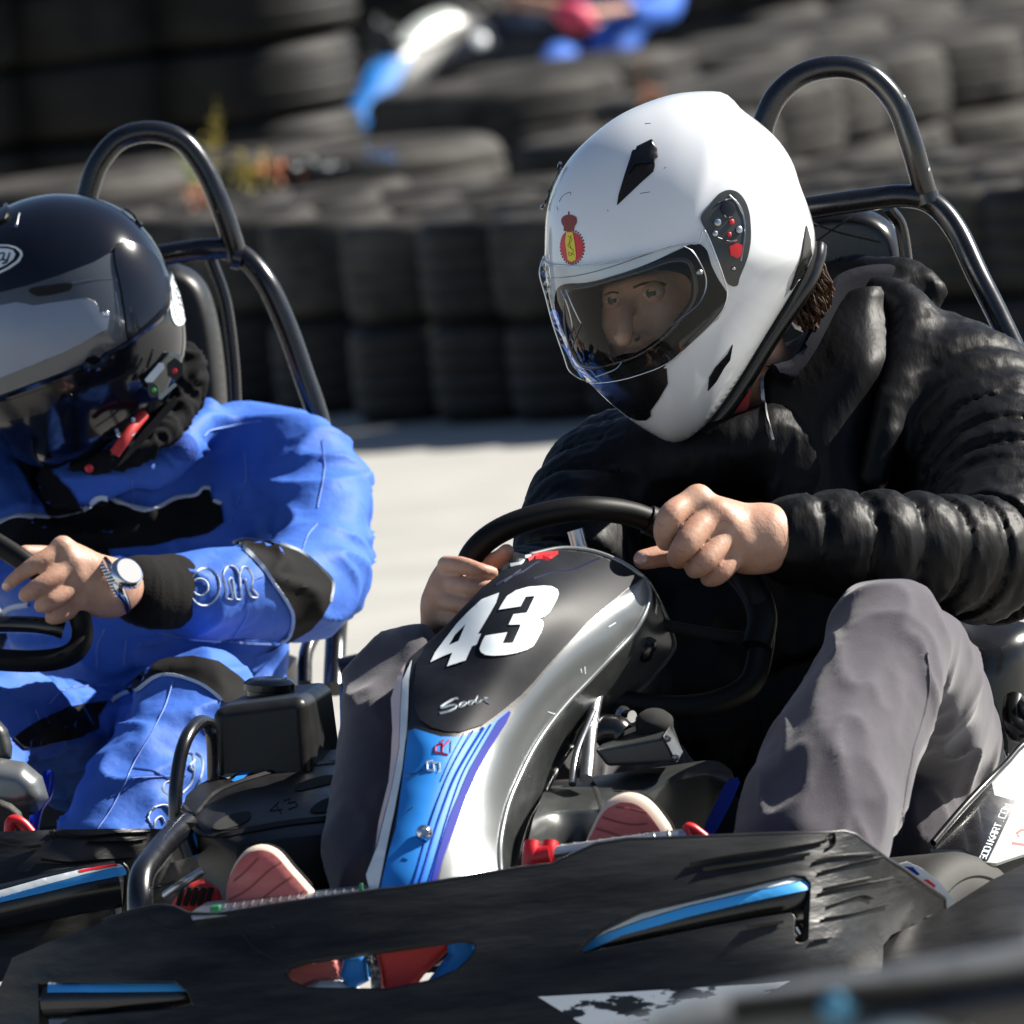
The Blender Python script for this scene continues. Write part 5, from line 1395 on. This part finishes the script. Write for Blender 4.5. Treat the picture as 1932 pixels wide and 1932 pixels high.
part('hip_panel', decal(B([(60, 1110), (200, 1010), (330, 950), (450, 925), (560, 920), (500, 1000), (505, 1060), (400, 1100), (250, 1130), (120, 1165)]), bU, .0025, .0006, 9), M['suitblack'], suit)
for g, wd in (([(-30, 1000), (30, 974), (110, 976), (160, 961), (190, 938), (255, 959), (290, 961), (330, 941), (370, 936), (385, 923), (400, 924)], 10), ([(404, 944), (420, 950)], 9),
              (B([(1205, 95), (1270, 77), (1400, 98), (1550, 153), (1650, 233), (1710, 303), (1698, 400)]), 6), (B([(1240, 112), (1320, 190), (1390, 275), (1450, 360), (1503, 450), (1508, 520), (1485, 580), (1430, 625)]), 6),
              (B([(570, 925), (640, 880), (720, 857)]), 6), (B([(720, 857), (800, 795), (880, 780), (1000, 813), (1080, 858), (1140, 912)]), 6), (B([(0, 470), (60, 430), (150, 415)]), 10), ([(-20, 1035), (10, 1012)], 8)):
    part('piping', ribbon(g, wd, bU, .0045), M['piping'], suit)
ST = [B([(895, 812), (850, 950), (780, 1080), (690, 1240), (640, 1350), (570, 1480), (505, 1575)]), B([(690, 1260), (800, 1280), (880, 1320)]), B([(500, 740), (500, 640), (540, 540)]), B([(250, 930), (350, 850), (640, 830)]), B([(180, 960), (210, 1030)]),
      B([(820, 560), (950, 590), (1200, 610), (1400, 620)]), B([(1280, 390), (1270, 480), (1190, 610)]), B([(1560, 140), (1590, 60), (1640, 0)]), X('hB', [(1660, 1500), (1675, 1650), (1640, 1850)]), X('hB', [(1260, 1560), (1270, 1700), (1220, 1830), (1190, 1932)]),
      X('hB', [(1050, 1480), (1110, 1440), (1350, 1400)]), X('hB', [(680, 1700), (690, 1800), (670, 1860)]), X('hB', [(530, 1800), (530, 1932)]), B([(540, 0), (540, 80), (580, 170)]), B([(900, 430), (890, 510)]), B([(1310, 290), (1360, 270)]), B([(960, 1300), (680, 1310)]), B([(640, 730), (650, 600)]), B([(920, 330), (990, 330)])]
for g in ST:
    part('stitching', ribbon(g, 1.8, bU, .0016), M['stitch'], suit)
def ell_pts(cx, cy, a, b, n=20, rot=0, a0=0, a1=360):
    r = math.radians(rot); out = []
    for i in range(n + 1):
        t = math.radians(a0 + (a1 - a0) * i / n)
        x, y = a * math.cos(t), b * math.sin(t)
        out.append((cx + x * math.cos(r) - y * math.sin(r), cy + x * math.sin(r) + y * math.cos(r)))
    return out
lt = [ell_pts(1055, 325, 78, 95, rot=8), ell_pts(1032, 325, 42, 42), [(1170, 385), (1160, 320), (1150, 262), (1175, 222), (1210, 225), (1235, 265), (1240, 330), (1245, 380), (1215, 382), (1205, 320), (1195, 280), (1180, 300), (1200, 380), (1170, 385)],
      [(1235, 265), (1250, 225), (1280, 230), (1305, 280), (1300, 330), (1330, 372), (1295, 375), (1272, 320), (1262, 280)]]
part('sleeve_lettering', join(*[ribbon(B(g), 3.4, bU, .002) for g in lt]), M['piping'], suit)
lg = [[(870, 1400), (840, 1370), (850, 1340), (885, 1330), (900, 1370)], [(790, 1570), (765, 1520), (790, 1470), (850, 1450), (900, 1480)], [(800, 1570), (800, 1530), (830, 1510), (850, 1540)], [(900, 1330), (880, 1300)], [(940, 1390), (990, 1330), (1000, 1240), (990, 1190), (960, 1180)], [(1000, 1280), (980, 1250), (1005, 1220)], [(950, 1440), (1010, 1370), (1040, 1290), (1045, 1220), (1010, 1180)]]
part('leg_lettering', join(*[ribbon(B(g), 3.4, bU, .002) for g in lg]), M['piping'], suit)
part('collar_tab', decal(X('hB', [(830, 1560), (900, 1500), (960, 1440), (1080, 1535), (1080, 1550), (960, 1620), (900, 1635)]), bU, .003, .003, 6), M['suit'], suit)
part('velcro_patch', decal(X('hB', [(870, 1540), (950, 1480), (1000, 1520), (1000, 1570), (930, 1600)]), bU, .0045, .001, 6, smooth=True), M['velcro'], suit)
part('shoulder_strap', decal([(24, 860), (80, 876), (130, 920), (170, 980), (215, 1062), (150, 1075), (105, 1000), (70, 940)], bU, .004, .002, 9), M['suitblack'], PB)
cf_ = Vol((200, 1010, 370, 1230, .35, .7), .003)
cf_.chain([(322, 1116, .52, 71), (290, 1118, .49, 70), (262, 1112, .465, 64), (244, 1106, .455, 48)], .01)
part('cuff', cf_.mesh(2, fold(120, .0012, 5, (1.5, .3, .3))), M['knitblack'], suit)
# body: hand, arm, neck
v = Vol((-20, 760, 640, 1230, .3, 1.15), .0023)
Hb = lambda L: XR('blue', L)
wb = .42
v.chain(Hb([(760, 350, wb + .06, 100), (660, 330, wb + .02, 96), (590, 310, wb, 98)]), .02)
v.chain(Hb([(580, 300, wb, 100), (480, 240, wb - .005, 92), (390, 165, wb - .012, 66), (325, 128, wb - .02, 50)]), .02)
v.chain(Hb([(570, 340, wb, 100), (470, 320, wb - .008, 92), (410, 270, wb - .015, 72)]), .02)
v.chain(Hb([(560, 380, wb, 88), (480, 400, wb - .008, 70), (430, 400, wb - .015, 56)]), .02)
v.chain(Hb([(325, 128, wb - .02, 48), (225, 185, wb - .034, 50), (135, 240, wb - .038, 42), (65, 292, wb - .03, 35), (35, 322, wb - .024, 28)]), .006)
v.chain(Hb([(365, 205, wb - .022, 54), (285, 270, wb - .038, 50), (200, 325, wb - .046, 48), (140, 362, wb - .038, 42), (135, 372, wb - .02, 34)]), .006)
v.chain(Hb([(400, 300, wb - .02, 52), (330, 360, wb - .034, 46), (255, 405, wb - .042, 44), (215, 422, wb - .034, 38), (212, 425, wb - .02, 32)]), .006)
v.chain(Hb([(440, 395, wb - .014, 50), (370, 445, wb - .026, 42), (300, 480, wb - .034, 38), (262, 488, wb - .026, 32)]), .006)
v.chain(Hb([(420, 200, wb + .03, 60), (250, 160, wb + .035, 48), (130, 150, wb + .02, 42)]), .008)
for (cx, cy, ww, r) in ((322, 112, -.024, 38), (378, 190, -.026, 36), (405, 280, -.024, 36), (430, 395, -.018, 32)):
    v.ell(*X('blue', [(cx, cy)])[0], wb + ww, r * .3655, r * .3655, .010, .012)
v.chain([(280, 1118, .48, 36), (400, 1118, .56, 46), (520, 1120, .66, 52), (590, 1050, .8, 55), (540, 880, .96, 65), (400, 870, 1.0, 70), (250, 860, .98, 80), (240, 800, .95, 75)], .02)
BB = v.mesh(1)
part('body', BB, M['skin'], PB)
bB_ = tree(BB)
part('finger_nail', decal(B([(12, 318), (20, 305), (44, 308), (52, 322), (40, 336), (18, 334)]), bB_, .0005, 0, 2.5, smooth=True), M['nail'], PB)
for g_ in ([(205, 170), (222, 185), (240, 182)], [(185, 330), (200, 345), (218, 340)], [(320, 95), (338, 100), (350, 115)], [(255, 395), (268, 408), (282, 404)], [(540, 240), (556, 290), (560, 340)]):
    part('skin_crease', ribbon(B(g_), 1.3, bB_, .0001), M['crease'], PB)
# wristwatch
wt = part('wristwatch', tube(Hb([(528, 178, wb + .02, 20), (560, 215, wb - .03, 24), (590, 280, wb - .055, 26), (622, 350, wb - .055, 26), (648, 400, wb - .03, 24), (650, 440, wb + .02, 22), (600, 300, wb + .07, 22)]), 0, closed=True, segs=12, n=8), M['chrome'], PB)
for i in range(15):
    t = i / 14
    u, y = 528 + (640 - 528) * t, 180 + 230 * t
    w_ = wb - .062 * math.sin(math.pi * min(1, t + .03)) + .005
    part('watch_link', hexa(B([(u - 28, y + 6, w_ - .008), (u + 24, y - 8, w_ - .008), (u + 30, y + 5, w_ - .008), (u - 22, y + 19, w_ - .008), (u - 28, y + 6, w_), (u + 24, y - 8, w_), (u + 30, y + 5, w_), (u - 22, y + 19, w_)])), M['chrome'], wt, smooth=False, bevel=.0008)
wf = part('watch_case', lathe([(.0155, 0), (.018, .003), (.017, .008), (.0145, .0095), (1e-5, .0095)], V(*B([(645, 265)])[0], wb - .052), (.55, .55, .8), 32), M['chrome'], wt)
part('watch_dial', lathe([(.0140, 0), (1e-5, 0)], V(*B([(645, 265)])[0], wb - .052) + np.array([.55, .55, .8]) / 1.116 * .0099, (.55, .55, .8), 28), M['dial'], wt)

# helmet ------------------------------------------------------------
ho = X('hB', [(330, 228), (200, 238), (60, 280), (-110, 380), (-250, 540), (-330, 740), (-345, 950), (-300, 1150), (-200, 1330), (-60, 1480), (80, 1590), (240, 1650), (420, 1625), (600, 1530), (760, 1400), (880, 1270), (945, 1120), (963, 1000), (950, 860), (900, 690), (845, 560), (765, 430), (650, 320), (500, 252)])
hc = np.array([115., 620.])
HB_, hdep = blob(ho, .80, .125, .15, c=hc, n=2.2, nr=30, ns=120)
hb = part('helmet', HB_, M['helmetblack'], PB); fixn(hb)
bK = tree(HB_)
bh = lambda p: X('bh', p)
vo = decal(bh([(-300, 800), (0, 715), (280, 645), (600, 540), (900, 425), (1040, 345), (1085, 335), (1100, 450), (1145, 650), (1180, 850), (1200, 1050), (1215, 1165), (1180, 1200), (1000, 1285), (960, 1335), (905, 1305), (840, 1330), (800, 1385), (760, 1410), (500, 1510), (200, 1620), (0, 1690), (-300, 1790)]), bK, .0035, .0025, 9)
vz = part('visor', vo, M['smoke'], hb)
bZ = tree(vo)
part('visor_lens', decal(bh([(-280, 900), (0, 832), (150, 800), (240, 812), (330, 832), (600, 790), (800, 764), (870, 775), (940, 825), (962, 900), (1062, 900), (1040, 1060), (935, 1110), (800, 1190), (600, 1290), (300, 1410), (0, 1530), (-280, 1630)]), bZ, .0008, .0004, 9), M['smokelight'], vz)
part('visor_vent', decal(bh([(280, 690), (330, 660), (500, 635), (640, 618), (700, 632), (695, 665), (640, 695), (500, 725), (380, 742), (320, 725)]), bZ, .002, .002, 5, smooth=True), M['matteblack'], vz)
part('visor_seam', ribbon(bh([(700, 612), (850, 590), (1100, 570), (1130, 600)]), 1.6, bZ, .0006), M['alu'], vz)
for g in ([(240, 808), (330, 830), (600, 788), (800, 762), (870, 775), (935, 820), (962, 920), (968, 1010)], [(1120, 700), (1150, 900), (1165, 1030)], [(940, 1110), (1020, 1075), (1050, 960)], [(400, 1375), (600, 1280), (800, 1190)]):
    part('lens_edge', ribbon(bh(g), 1.6, bZ, .0008), M['alu'], vz)
part('glint_pin', bolt(*bh([(1025, 910)])[0], .80 - .125, 7), M['chrome'], vz)
sp = decal(bh([(1090, 330), (1120, 265), (1190, 238), (1300, 262), (1420, 330), (1500, 430), (1545, 560), (1562, 700), (1550, 820), (1480, 920), (1350, 1040), (1225, 1150), (1205, 1050), (1180, 850), (1145, 650), (1100, 450)]), bK, .0065, .006, 8, smooth=True)
part('pivot_cover', sp, M['helmetblack'], hb)
part('pivot_seam', ribbon(bh([(1050, 335), (1095, 262), (1190, 225), (1330, 265), (1450, 340), (1530, 450), (1575, 620), (1580, 780)]), 3, bK, .0012), M['matteblack'], hb)
part('chin_molding', ribbon(bh([(1600, 560), (1612, 760), (1590, 870), (1520, 965), (1400, 1060), (1250, 1160), (1110, 1250), (1030, 1320), (990, 1390), (930, 1430), (860, 1430), (790, 1410), (600, 1490), (300, 1600), (0, 1710)]), 14, bK, .005), M['helmetblack'], hb)
part('chin_vent', decal(bh([(-100, 1790), (100, 1740), (400, 1640), (600, 1560), (590, 1700), (450, 1850), (200, 1920), (-100, 1960)]), bK, .0012, .001, 9, smooth=True), M['smoothblack'], hb)
lo = [(-150, 262), (0, 246), (80, 246), (160, 268), (215, 310), (222, 350), (190, 410), (100, 475), (0, 525), (-150, 560)]
lh = [(-150, 285), (0, 262), (80, 262), (150, 282), (192, 318), (198, 350), (165, 400), (80, 460), (0, 502), (-150, 540)]
part('oval_logo_ring', decal(bh(lo), bK, .0008, .0004, 4, holes=[bh(lh)]), M['whitesticker'], hb)
li = decal(bh([(-100, 300), (0, 282), (80, 285), (130, 300), (152, 340), (130, 385), (60, 440), (0, 470), (-100, 500)]), bK, .0008, .0004, 4)
part('oval_logo_field', li, M['whitesticker'], hb)
part('oval_logo_letters', join(*[ribbon(bh(g), wd, tree(li), .0006) for g, wd in (([(-20, 345), (10, 325), (40, 330), (20, 385), (-20, 400)], 3.0), ([(45, 325), (30, 380), (45, 395), (60, 385)], 3.2), ([(95, 320), (75, 385), (60, 415), (20, 425)], 3.6), ([(100, 290), (112, 286)], 4))]), M['stickerblack'], hb)
s2 = decal(bh([(1663, 500), (1690, 590), (1735, 700), (1765, 820), (1785, 930), (1775, 1000), (1735, 1028), (1690, 1010), (1655, 930), (1640, 820), (1640, 680), (1650, 570)]), bK, .001, .0004, 4, smooth=True)
part('side_oval_logo', s2, M['whitesticker'], hb)
part('side_logo_letters', join(*[ribbon(bh(g), 2, tree(s2), .0006) for g in ([(1655, 640), (1665, 760), (1700, 930), (1740, 985), (1765, 970)], [(1720, 830), (1745, 825), (1735, 800)], [(1690, 690), (1730, 770)])]), M['stickerblack'], hb)
part('crown_vent', decal(bh([(-60, 60), (60, 10), (100, -60), (80, -130), (-60, -80)]), bK, .004, .003, 6), M['smoothblack'], hb)
part('scratch', ribbon(bh([(165, 60), (180, -20), (190, -60)]), 1.6, bK, .0008), M['alu'], hb)
part('scratch_spot', ribbon(bh([(155, 78), (162, 45)]), 6, bK, .0012), M['chrome'], hb)
part('rear_vent', decal(X('hB', [(640, 296), (690, 330), (740, 400), (730, 405), (680, 350), (630, 310)]), bK, .003, .003, 4), M['smoothblack'], hb)
# communicator
ww = float(hdep([bh([(1580, 1500)])[0]])[0]) + .010
cm = part('communicator', hexa(bh([(1395, 1560, ww - .04), (1640, 1280, ww - .02), (1765, 1320, ww - .01), (1560, 1760, ww - .03), (1395, 1560, ww), (1640, 1280, ww + .01), (1765, 1320, ww + .01), (1560, 1760, ww)])), M['darksilver'], hb, smooth=False, bevel=.003)
part('communicator_trim', relief(bh([(1400, 1550), (1540, 1385), (1580, 1390), (1585, 1440), (1480, 1570), (1420, 1575)]), ww - .047, 5, thick=.003), M['whitesticker'], cm)
part('communicator_trim', relief(bh([(1640, 1278), (1750, 1305), (1750, 1340), (1640, 1310)]), ww - .036, 5, thick=.003), M['panel'], cm)
part('communicator_trim', relief(bh([(1535, 1700), (1690, 1580), (1712, 1605), (1560, 1740), (1535, 1735)]), ww - .042, 5, thick=.003), M['panel'], cm)
part('communicator_button', relief(bh([(1610, 1400), (1690, 1335), (1770, 1395), (1775, 1490), (1700, 1560), (1620, 1510)]), ww - .037, 5, thick=.004), M['blackplastic'], cm)
part('red_light', bolt(*bh([(1692, 1465)])[0], ww - .0405, 5, h=.001), M['red'], cm)
part('communicator_button', relief(bh([(1440, 1590), (1500, 1590), (1530, 1650), (1520, 1710), (1460, 1720), (1430, 1660)]), ww - .046, 5, thick=.004, smooth=True), M['smoothblack'], cm)
M['greenlight'] = mat('green_light', (.05, .5, .05), .3)
part('green_light', bolt(*bh([(1492, 1650)])[0], ww - .0505, 4, h=.001), M['greenlight'], cm)
# padding and straps under the helmet
v = Vol((30, 640, 420, 960, .62, 1.02), .004)
v.chain([(362, 700, .84, 10), (358, 750, .84, 20), (330, 795, .80, 24), (280, 838, .77, 24), (220, 868, .76, 20), (150, 876, .78, 16)], .015)
v.chain([(330, 700, .85, 60), (250, 810, .84, 70), (150, 840, .84, 60)], .02)
part('helmet_padding', v.mesh(2, fold(70, .009, 81, (1, 1, 1), 1.6)), M['lining'], hb)
part('chin_strap', tube(X('hB', [(740, 1370, .73), (690, 1430, .71), (640, 1500, .70), (590, 1570, .70)]), .006), M['redcloth'], hb)
part('strap_ring', tube(X('hB', [(600, 1445, .705), (620, 1480, .70), (670, 1478, .70), (690, 1455, .705), (685, 1385, .71)]), .0022), M['chrome'], hb)
part('strap_flap', relief(X('hB', [(720, 1470), (900, 1270), (920, 1300), (760, 1490), (640, 1610), (600, 1640)]), .72, 6, thick=.003), M['rubber_dusty'], hb)
part('red_snap', bolt(*X('hB', [(460, 1645)])[0], .70, 8, h=.003), M['red'], hb)

# ---- kart
KB = thing('go_kart', base_at(300, 1750, .9), 'black go-kart beside kart 43, carrying the driver in the blue suit', 'go-kart')
rb = part('roll_hoop', tube([(176, 1250, 1.02), (164, 900, 1.0), (158, 620, 1.0), (157, 420, 1.0), (166, 365, 1.0), (186, 308, 1.0), (228, 262, 1.0), (288, 249, 1.0), (345, 268, 1.0), (388, 325, 1.0), (418, 395, 1.0), (440, 460, 1.005), (448, 488, 1.01)], .0118, segs=20), M['tubeblack'], KB)
part('backrest_frame', tube([(180, 500, 1.03), (300, 482, 1.02), (390, 470, 1.01), (450, 478, 1.01), (500, 530, 1.0), (540, 615, 1.0), (572, 705, 1.0), (603, 800, 1.0), (632, 950, 1.0), (640, 1100, 1.0), (634, 1200, 1.0), (630, 1300, .95)], .0118, segs=20), M['tubeblack'], KB)
part('seat_support', tube([(575, 1290, .9), (578, 1230, .92), (600, 1188, .95), (625, 1180, .97), (640, 1170, 1.0)], .008), M['tubeblack'], KB)
part('frame_rail', tube([(640, 1262, .9), (700, 1250, .9), (780, 1245, .9)], .012), M['tubeblack'], KB)
part('weld', tube([(440, 484, 1.005), (456, 488, 1.005)], .0128, n=2), M['tubeblack'], rb)
part('backrest_brace', tube([(398, 490, 1.03), (425, 570, 1.03), (440, 680, 1.03), (446, 800, 1.03)], .0068), M['tubeblack'], KB)
part('seat_back', relief([(300, 505), (345, 500), (385, 530), (408, 590), (424, 690), (430, 800), (430, 960), (200, 960), (200, 600)], 1.12, 10, thick=.03, puff=(32, .05), smooth=True), M['blackplastic'], KB)
part('seat', relief([(-60, 1150), (400, 1180), (560, 1240), (600, 1600), (-60, 1700)], 1.2, 30, thick=.03, puff=(60, .06)), M['smoothblack'], KB)
part('floor_pan', hexa([(-80, 1800, .1), (500, 1740, .1), (640, 1500, 1.2), (-60, 1560, 1.2), (-80, 1812, .1), (500, 1752, .1), (640, 1512, 1.2), (-60, 1572, 1.2)]), M['matteblack'], KB, smooth=False)
sB = part('steering_wheel', tube([(-120, 990, .44), (-40, 1010, .42), (10, 1036, .41), (70, 1078, .40), (130, 1130, .40), (155, 1185, .40), (142, 1228, .39), (90, 1246, .385), (0, 1245, .38), (-120, 1230, .38)], .0115, n=6, segs=18), M['grip'], KB)
part('spoke', tube([(-80, 1180, .41), (30, 1178, .41), (90, 1182, .40), (120, 1190, .40)], .009), M['tubeblack'], sB)
bB2 = relief([(-60, 1572), (0, 1569), (120, 1565), (250, 1563), (318, 1564), (352, 1590), (400, 1640), (430, 1740), (300, 1800), (95, 1830), (-60, 1860)], [(-60, 1572, .12), (318, 1564, .16), (420, 1660, .22), (-60, 1860, .02), (300, 1780, .12), (100, 1650, .05)], 11, thick=.01)
b2 = part('front_bumper', bB2, M['wornplastic'], KB)
bq = tree(bB2)
mb2 = tube([(-60, 1728, .03), (60, 1700, .025), (150, 1680, .02), (222, 1668, .025)], .024, segs=24)
ob = part('bumper_bar', mb2, M['smoothblack'], b2); bz = tree(mb2)
part('white_sticker', decal(X('bl', [(-60, 480), (0, 448), (200, 392), (400, 345), (580, 317), (600, 330), (400, 372), (200, 425), (0, 482), (-60, 500)]), bz, .001, .0005, 6), M['whitesticker'], ob)
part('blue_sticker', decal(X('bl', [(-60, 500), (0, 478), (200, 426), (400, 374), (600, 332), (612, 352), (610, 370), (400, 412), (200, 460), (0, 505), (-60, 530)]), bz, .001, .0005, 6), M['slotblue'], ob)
part('red_sticker', decal(X('bl', [(380, 352), (480, 333), (580, 317), (590, 326), (480, 345), (385, 362)]), bz, .0014, .0004, 5), M['red'], ob)
part('slot_edge', tube(X('bl', [(0, 600, .03), (100, 560, .03), (120, 545, .03), (520, 488, .03), (545, 500, .03), (548, 560, .03), (575, 580, .03), (600, 560, .02), (612, 440, .02), (612, 350, .02), (590, 318, .02)]), .003), M['blackplastic'], b2)
for g in ([(240, 170), (400, 190), (560, 175), (720, 165)], [(200, 300), (330, 315), (480, 300), (640, 290)], [(420, 215), (600, 212), (700, 200)], [(262, 160), (258, 190)], [(760, 430), (830, 410), (860, 400)], [(0, 215), (120, 240), (200, 235)]):
    part('crease', ribbon(X('bl', g), 4, bq, .004), M['blackplastic'], b2)
part('nose_fairing', relief([(-60, 1425), (0, 1430), (48, 1438), (80, 1465), (92, 1505), (70, 1535), (30, 1545), (-60, 1545)], .28, 8, thick=.02, puff=(40, .04)), M['silver'], KB)
part('column_mount', relief(X('blue', [(-60, 1020), (0, 1015), (40, 1060), (65, 1150), (60, 1210), (0, 1240), (-60, 1240)]), .3, 7, thick=.01, puff=(20, .02)), M['darksilver'], KB)
sh = part('shoe', relief([(-40, 1508), (0, 1508), (22, 1516), (40, 1532), (50, 1560), (52, 1590), (-40, 1590)], .22, 6, thick=.02, puff=(12, .012)), M['rubberclean'], PB)
part('pedal_clip', tube([(18, 1572, .16), (20, 1552, .16), (30, 1548, .16), (44, 1556, .16), (58, 1572, .16)], .006), M['red'], KB)
part('hydraulic_line', tube([(58, 1595, .4), (70, 1530, .4), (88, 1500, .42), (92, 1460, .44)], .006), M['bluefoil'], KB)
# ================================================================== distant kart and driver
g = lambda p: X('bg', p)
KC = thing('go_kart', base_at(760, 300, 18.50), 'blurred distant go-kart with blue and white nose behind the tyre barrier', 'go-kart')
nb = relief(g([(120, 520), (200, 380), (260, 290), (340, 200), (450, 90), (560, 40), (700, 25), (800, 110), (835, 220), (720, 300), (600, 350), (500, 440), (380, 520), (300, 560), (210, 650), (70, 660)]), [(tuple(g([(100, 600)])[0]) + (18.10,)), tuple(g([(560, 40)])[0]) + (18.50,), tuple(g([(830, 220)])[0]) + (18.60,), tuple(g([(450, 440)])[0]) + (18.30,)], 12, thick=.02, puff=(40, .05))
no = part('nose_fairing', nb, M['smoothblack'], KC); bn = tree(nb)
part('number_plate', decal(g([(350, 195), (430, 120), (520, 72), (610, 66), (640, 105), (600, 160), (500, 215), (400, 225)]), bn, .01, .006, 8, smooth=True), M['panel'], no)
part('blue_sticker', decal(g([(230, 310), (300, 292), (410, 285), (340, 420), (245, 520), (190, 640), (85, 640), (130, 520)]), bn, .01, .006, 8), M['blue'], no)
part('pale_strip', decal(g([(440, 290), (520, 235), (600, 200), (520, 330), (420, 455), (330, 440)]), bn, .01, .006, 8), M['darksilver'], no)
part('headlamp_cap', lathe([(.024, 0), (.02, .01), (1e-5, .014)], V(*g([(750, 196)])[0], 18.20), (.4, .6, 1), 24), M['whitesticker'], KC)  # white disc painted in for a round blurred shine, no lamp
part('steering_wheel', tube([tuple(g([q])[0]) + (18.70,) for q in ((480, -60), (620, -80), (760, -20), (820, 60), (700, 110), (540, 60))], .014, closed=True), M['grip'], KC)
part('body', relief(g([(200, 200), (900, 60), (1350, 80), (1500, 300), (1300, 420), (600, 520), (300, 560)]), 19.00, 20, thick=.2, puff=(40, .1)), M['smoothblack'], KC)
part('fuel_tank', relief(g([(205, 130), (290, 110), (350, 150), (340, 220), (240, 230)]), 18.70, 10, thick=.1, puff=(14, .03)), M['darksilver'], KC)
PC = thing('person', base_at(1150, 250, 15, .1), 'blurred distant driver in blue suit with a pink glove', 'person')
v = Vol((930, -420, 1400, 200, 18.00, 19.70), .02)
v.chain(XR('bg', [(1400, 200, 19.20, 110), (1380, 0, 19.30, 150), (1330, -250, 19.40, 160), (1320, -330, 19.40, 130)]), .08)
v.chain(XR('bg', [(1500, -280, 19.30, 90), (1640, -120, 19.10, 90), (1650, 30, 18.80, 85), (1560, 60, 18.60, 70), (1480, 40, 18.50, 60)]), .05)
v.chain(XR('bg', [(1300, 300, 19.20, 90), (1380, 200, 18.90, 95), (1445, 165, 18.60, 95), (1420, 260, 18.50, 80)]), .05)
v.chain(XR('bg', [(1250, 330, 19.20, 90), (1150, 300, 18.70, 90), (1130, 300, 18.50, 90), (1060, 420, 18.40, 70)]), .05)
su = v.mesh(2); part('racing_suit', su, M['suit'], PC)
v = Vol((880, -420, 1400, 120, 18.00, 19.70), .016)
v.chain(XR('bg', [(1480, 45, 18.50, 30), (1300, 60, 18.30, 36), (1150, 40, 18.30, 42), (1000, 15, 18.35, 46), (880, 0, 18.50, 40)]), .03)
v.chain(XR('bg', [(1480, 45, 18.50, 30), (1640, 30, 18.80, 40), (1640, -120, 19.10, 45), (1500, -270, 19.30, 45), (1330, -330, 19.30, 60), (1300, -400, 19.20, 70)]), .03)
part('body', v.mesh(2), M['skin'], PC)
v = Vol((1030, -20, 1160, 100, 18.00, 18.70), .012)
v.chain(XR('bg', [(1150, 55, 18.25, 52), (1210, 80, 18.22, 76), (1265, 105, 18.22, 58)]), .03)
part('glove', v.mesh(2), M['glovepink'], PC)
hm, _ = blob([(1110 + 80 * math.cos(a), -190 + 95 * math.sin(a)) for a in np.linspace(0, 6.28, 16, endpoint=False)], 19.10, .13, .15, nr=12, ns=48)
part('helmet', hm, M['helmetblack'], PC)
# ================================================================== kart close to the camera
KD = thing('go_kart', base_at(1750, 2000, -4.4), 'out-of-focus grey kart bodywork cutting the lower right corner, close to the camera', 'go-kart')
w4 = -4.3
M['capblue'] = mat('faded_blue', (.06, .22, .34), .5)
fb = relief([(1010, 1990), (1090, 1955), (1200, 1925), (1300, 1885), (1450, 1858), (1620, 1832), (1800, 1800), (1932, 1778), (2060, 1760), (2060, 2060), (1010, 2060)], w4, 24, thick=.02, puff=(60, .05))
fo4 = part('side_pod', fb, M['greybody'] if 'greybody' in M else M['darksilver'], KD)
part('bumper_tube', tube([(1380, 1905, w4 - .06), (1600, 1880, w4 - .07), (1800, 1862, w4 - .07), (1960, 1842, w4 - .07), (2080, 1820, w4 - .07)], .0075), M['matteblack'], KD)
part('cross_tube', tube([(1640, 1925, w4 - .06), (1800, 1905, w4 - .07), (1960, 1880, w4 - .07), (2080, 1862, w4 - .07)], .012), M['tubeblack'], KD)
part('blue_cap', lathe([(.0105, 0), (.010, .006), (.006, .009), (1e-5, .01)], V(1580, 1900, w4 - .07), (0, .3, 1), 24), M['capblue'], KD)
part('pale_cover', relief([(1600, 1950), (1650, 1915), (1730, 1905), (1800, 1925), (1840, 1965), (1840, 2040), (1580, 2040)], w4 - .06, 12, thick=.01, puff=(30, .02), smooth=True), M['panel'], KD)
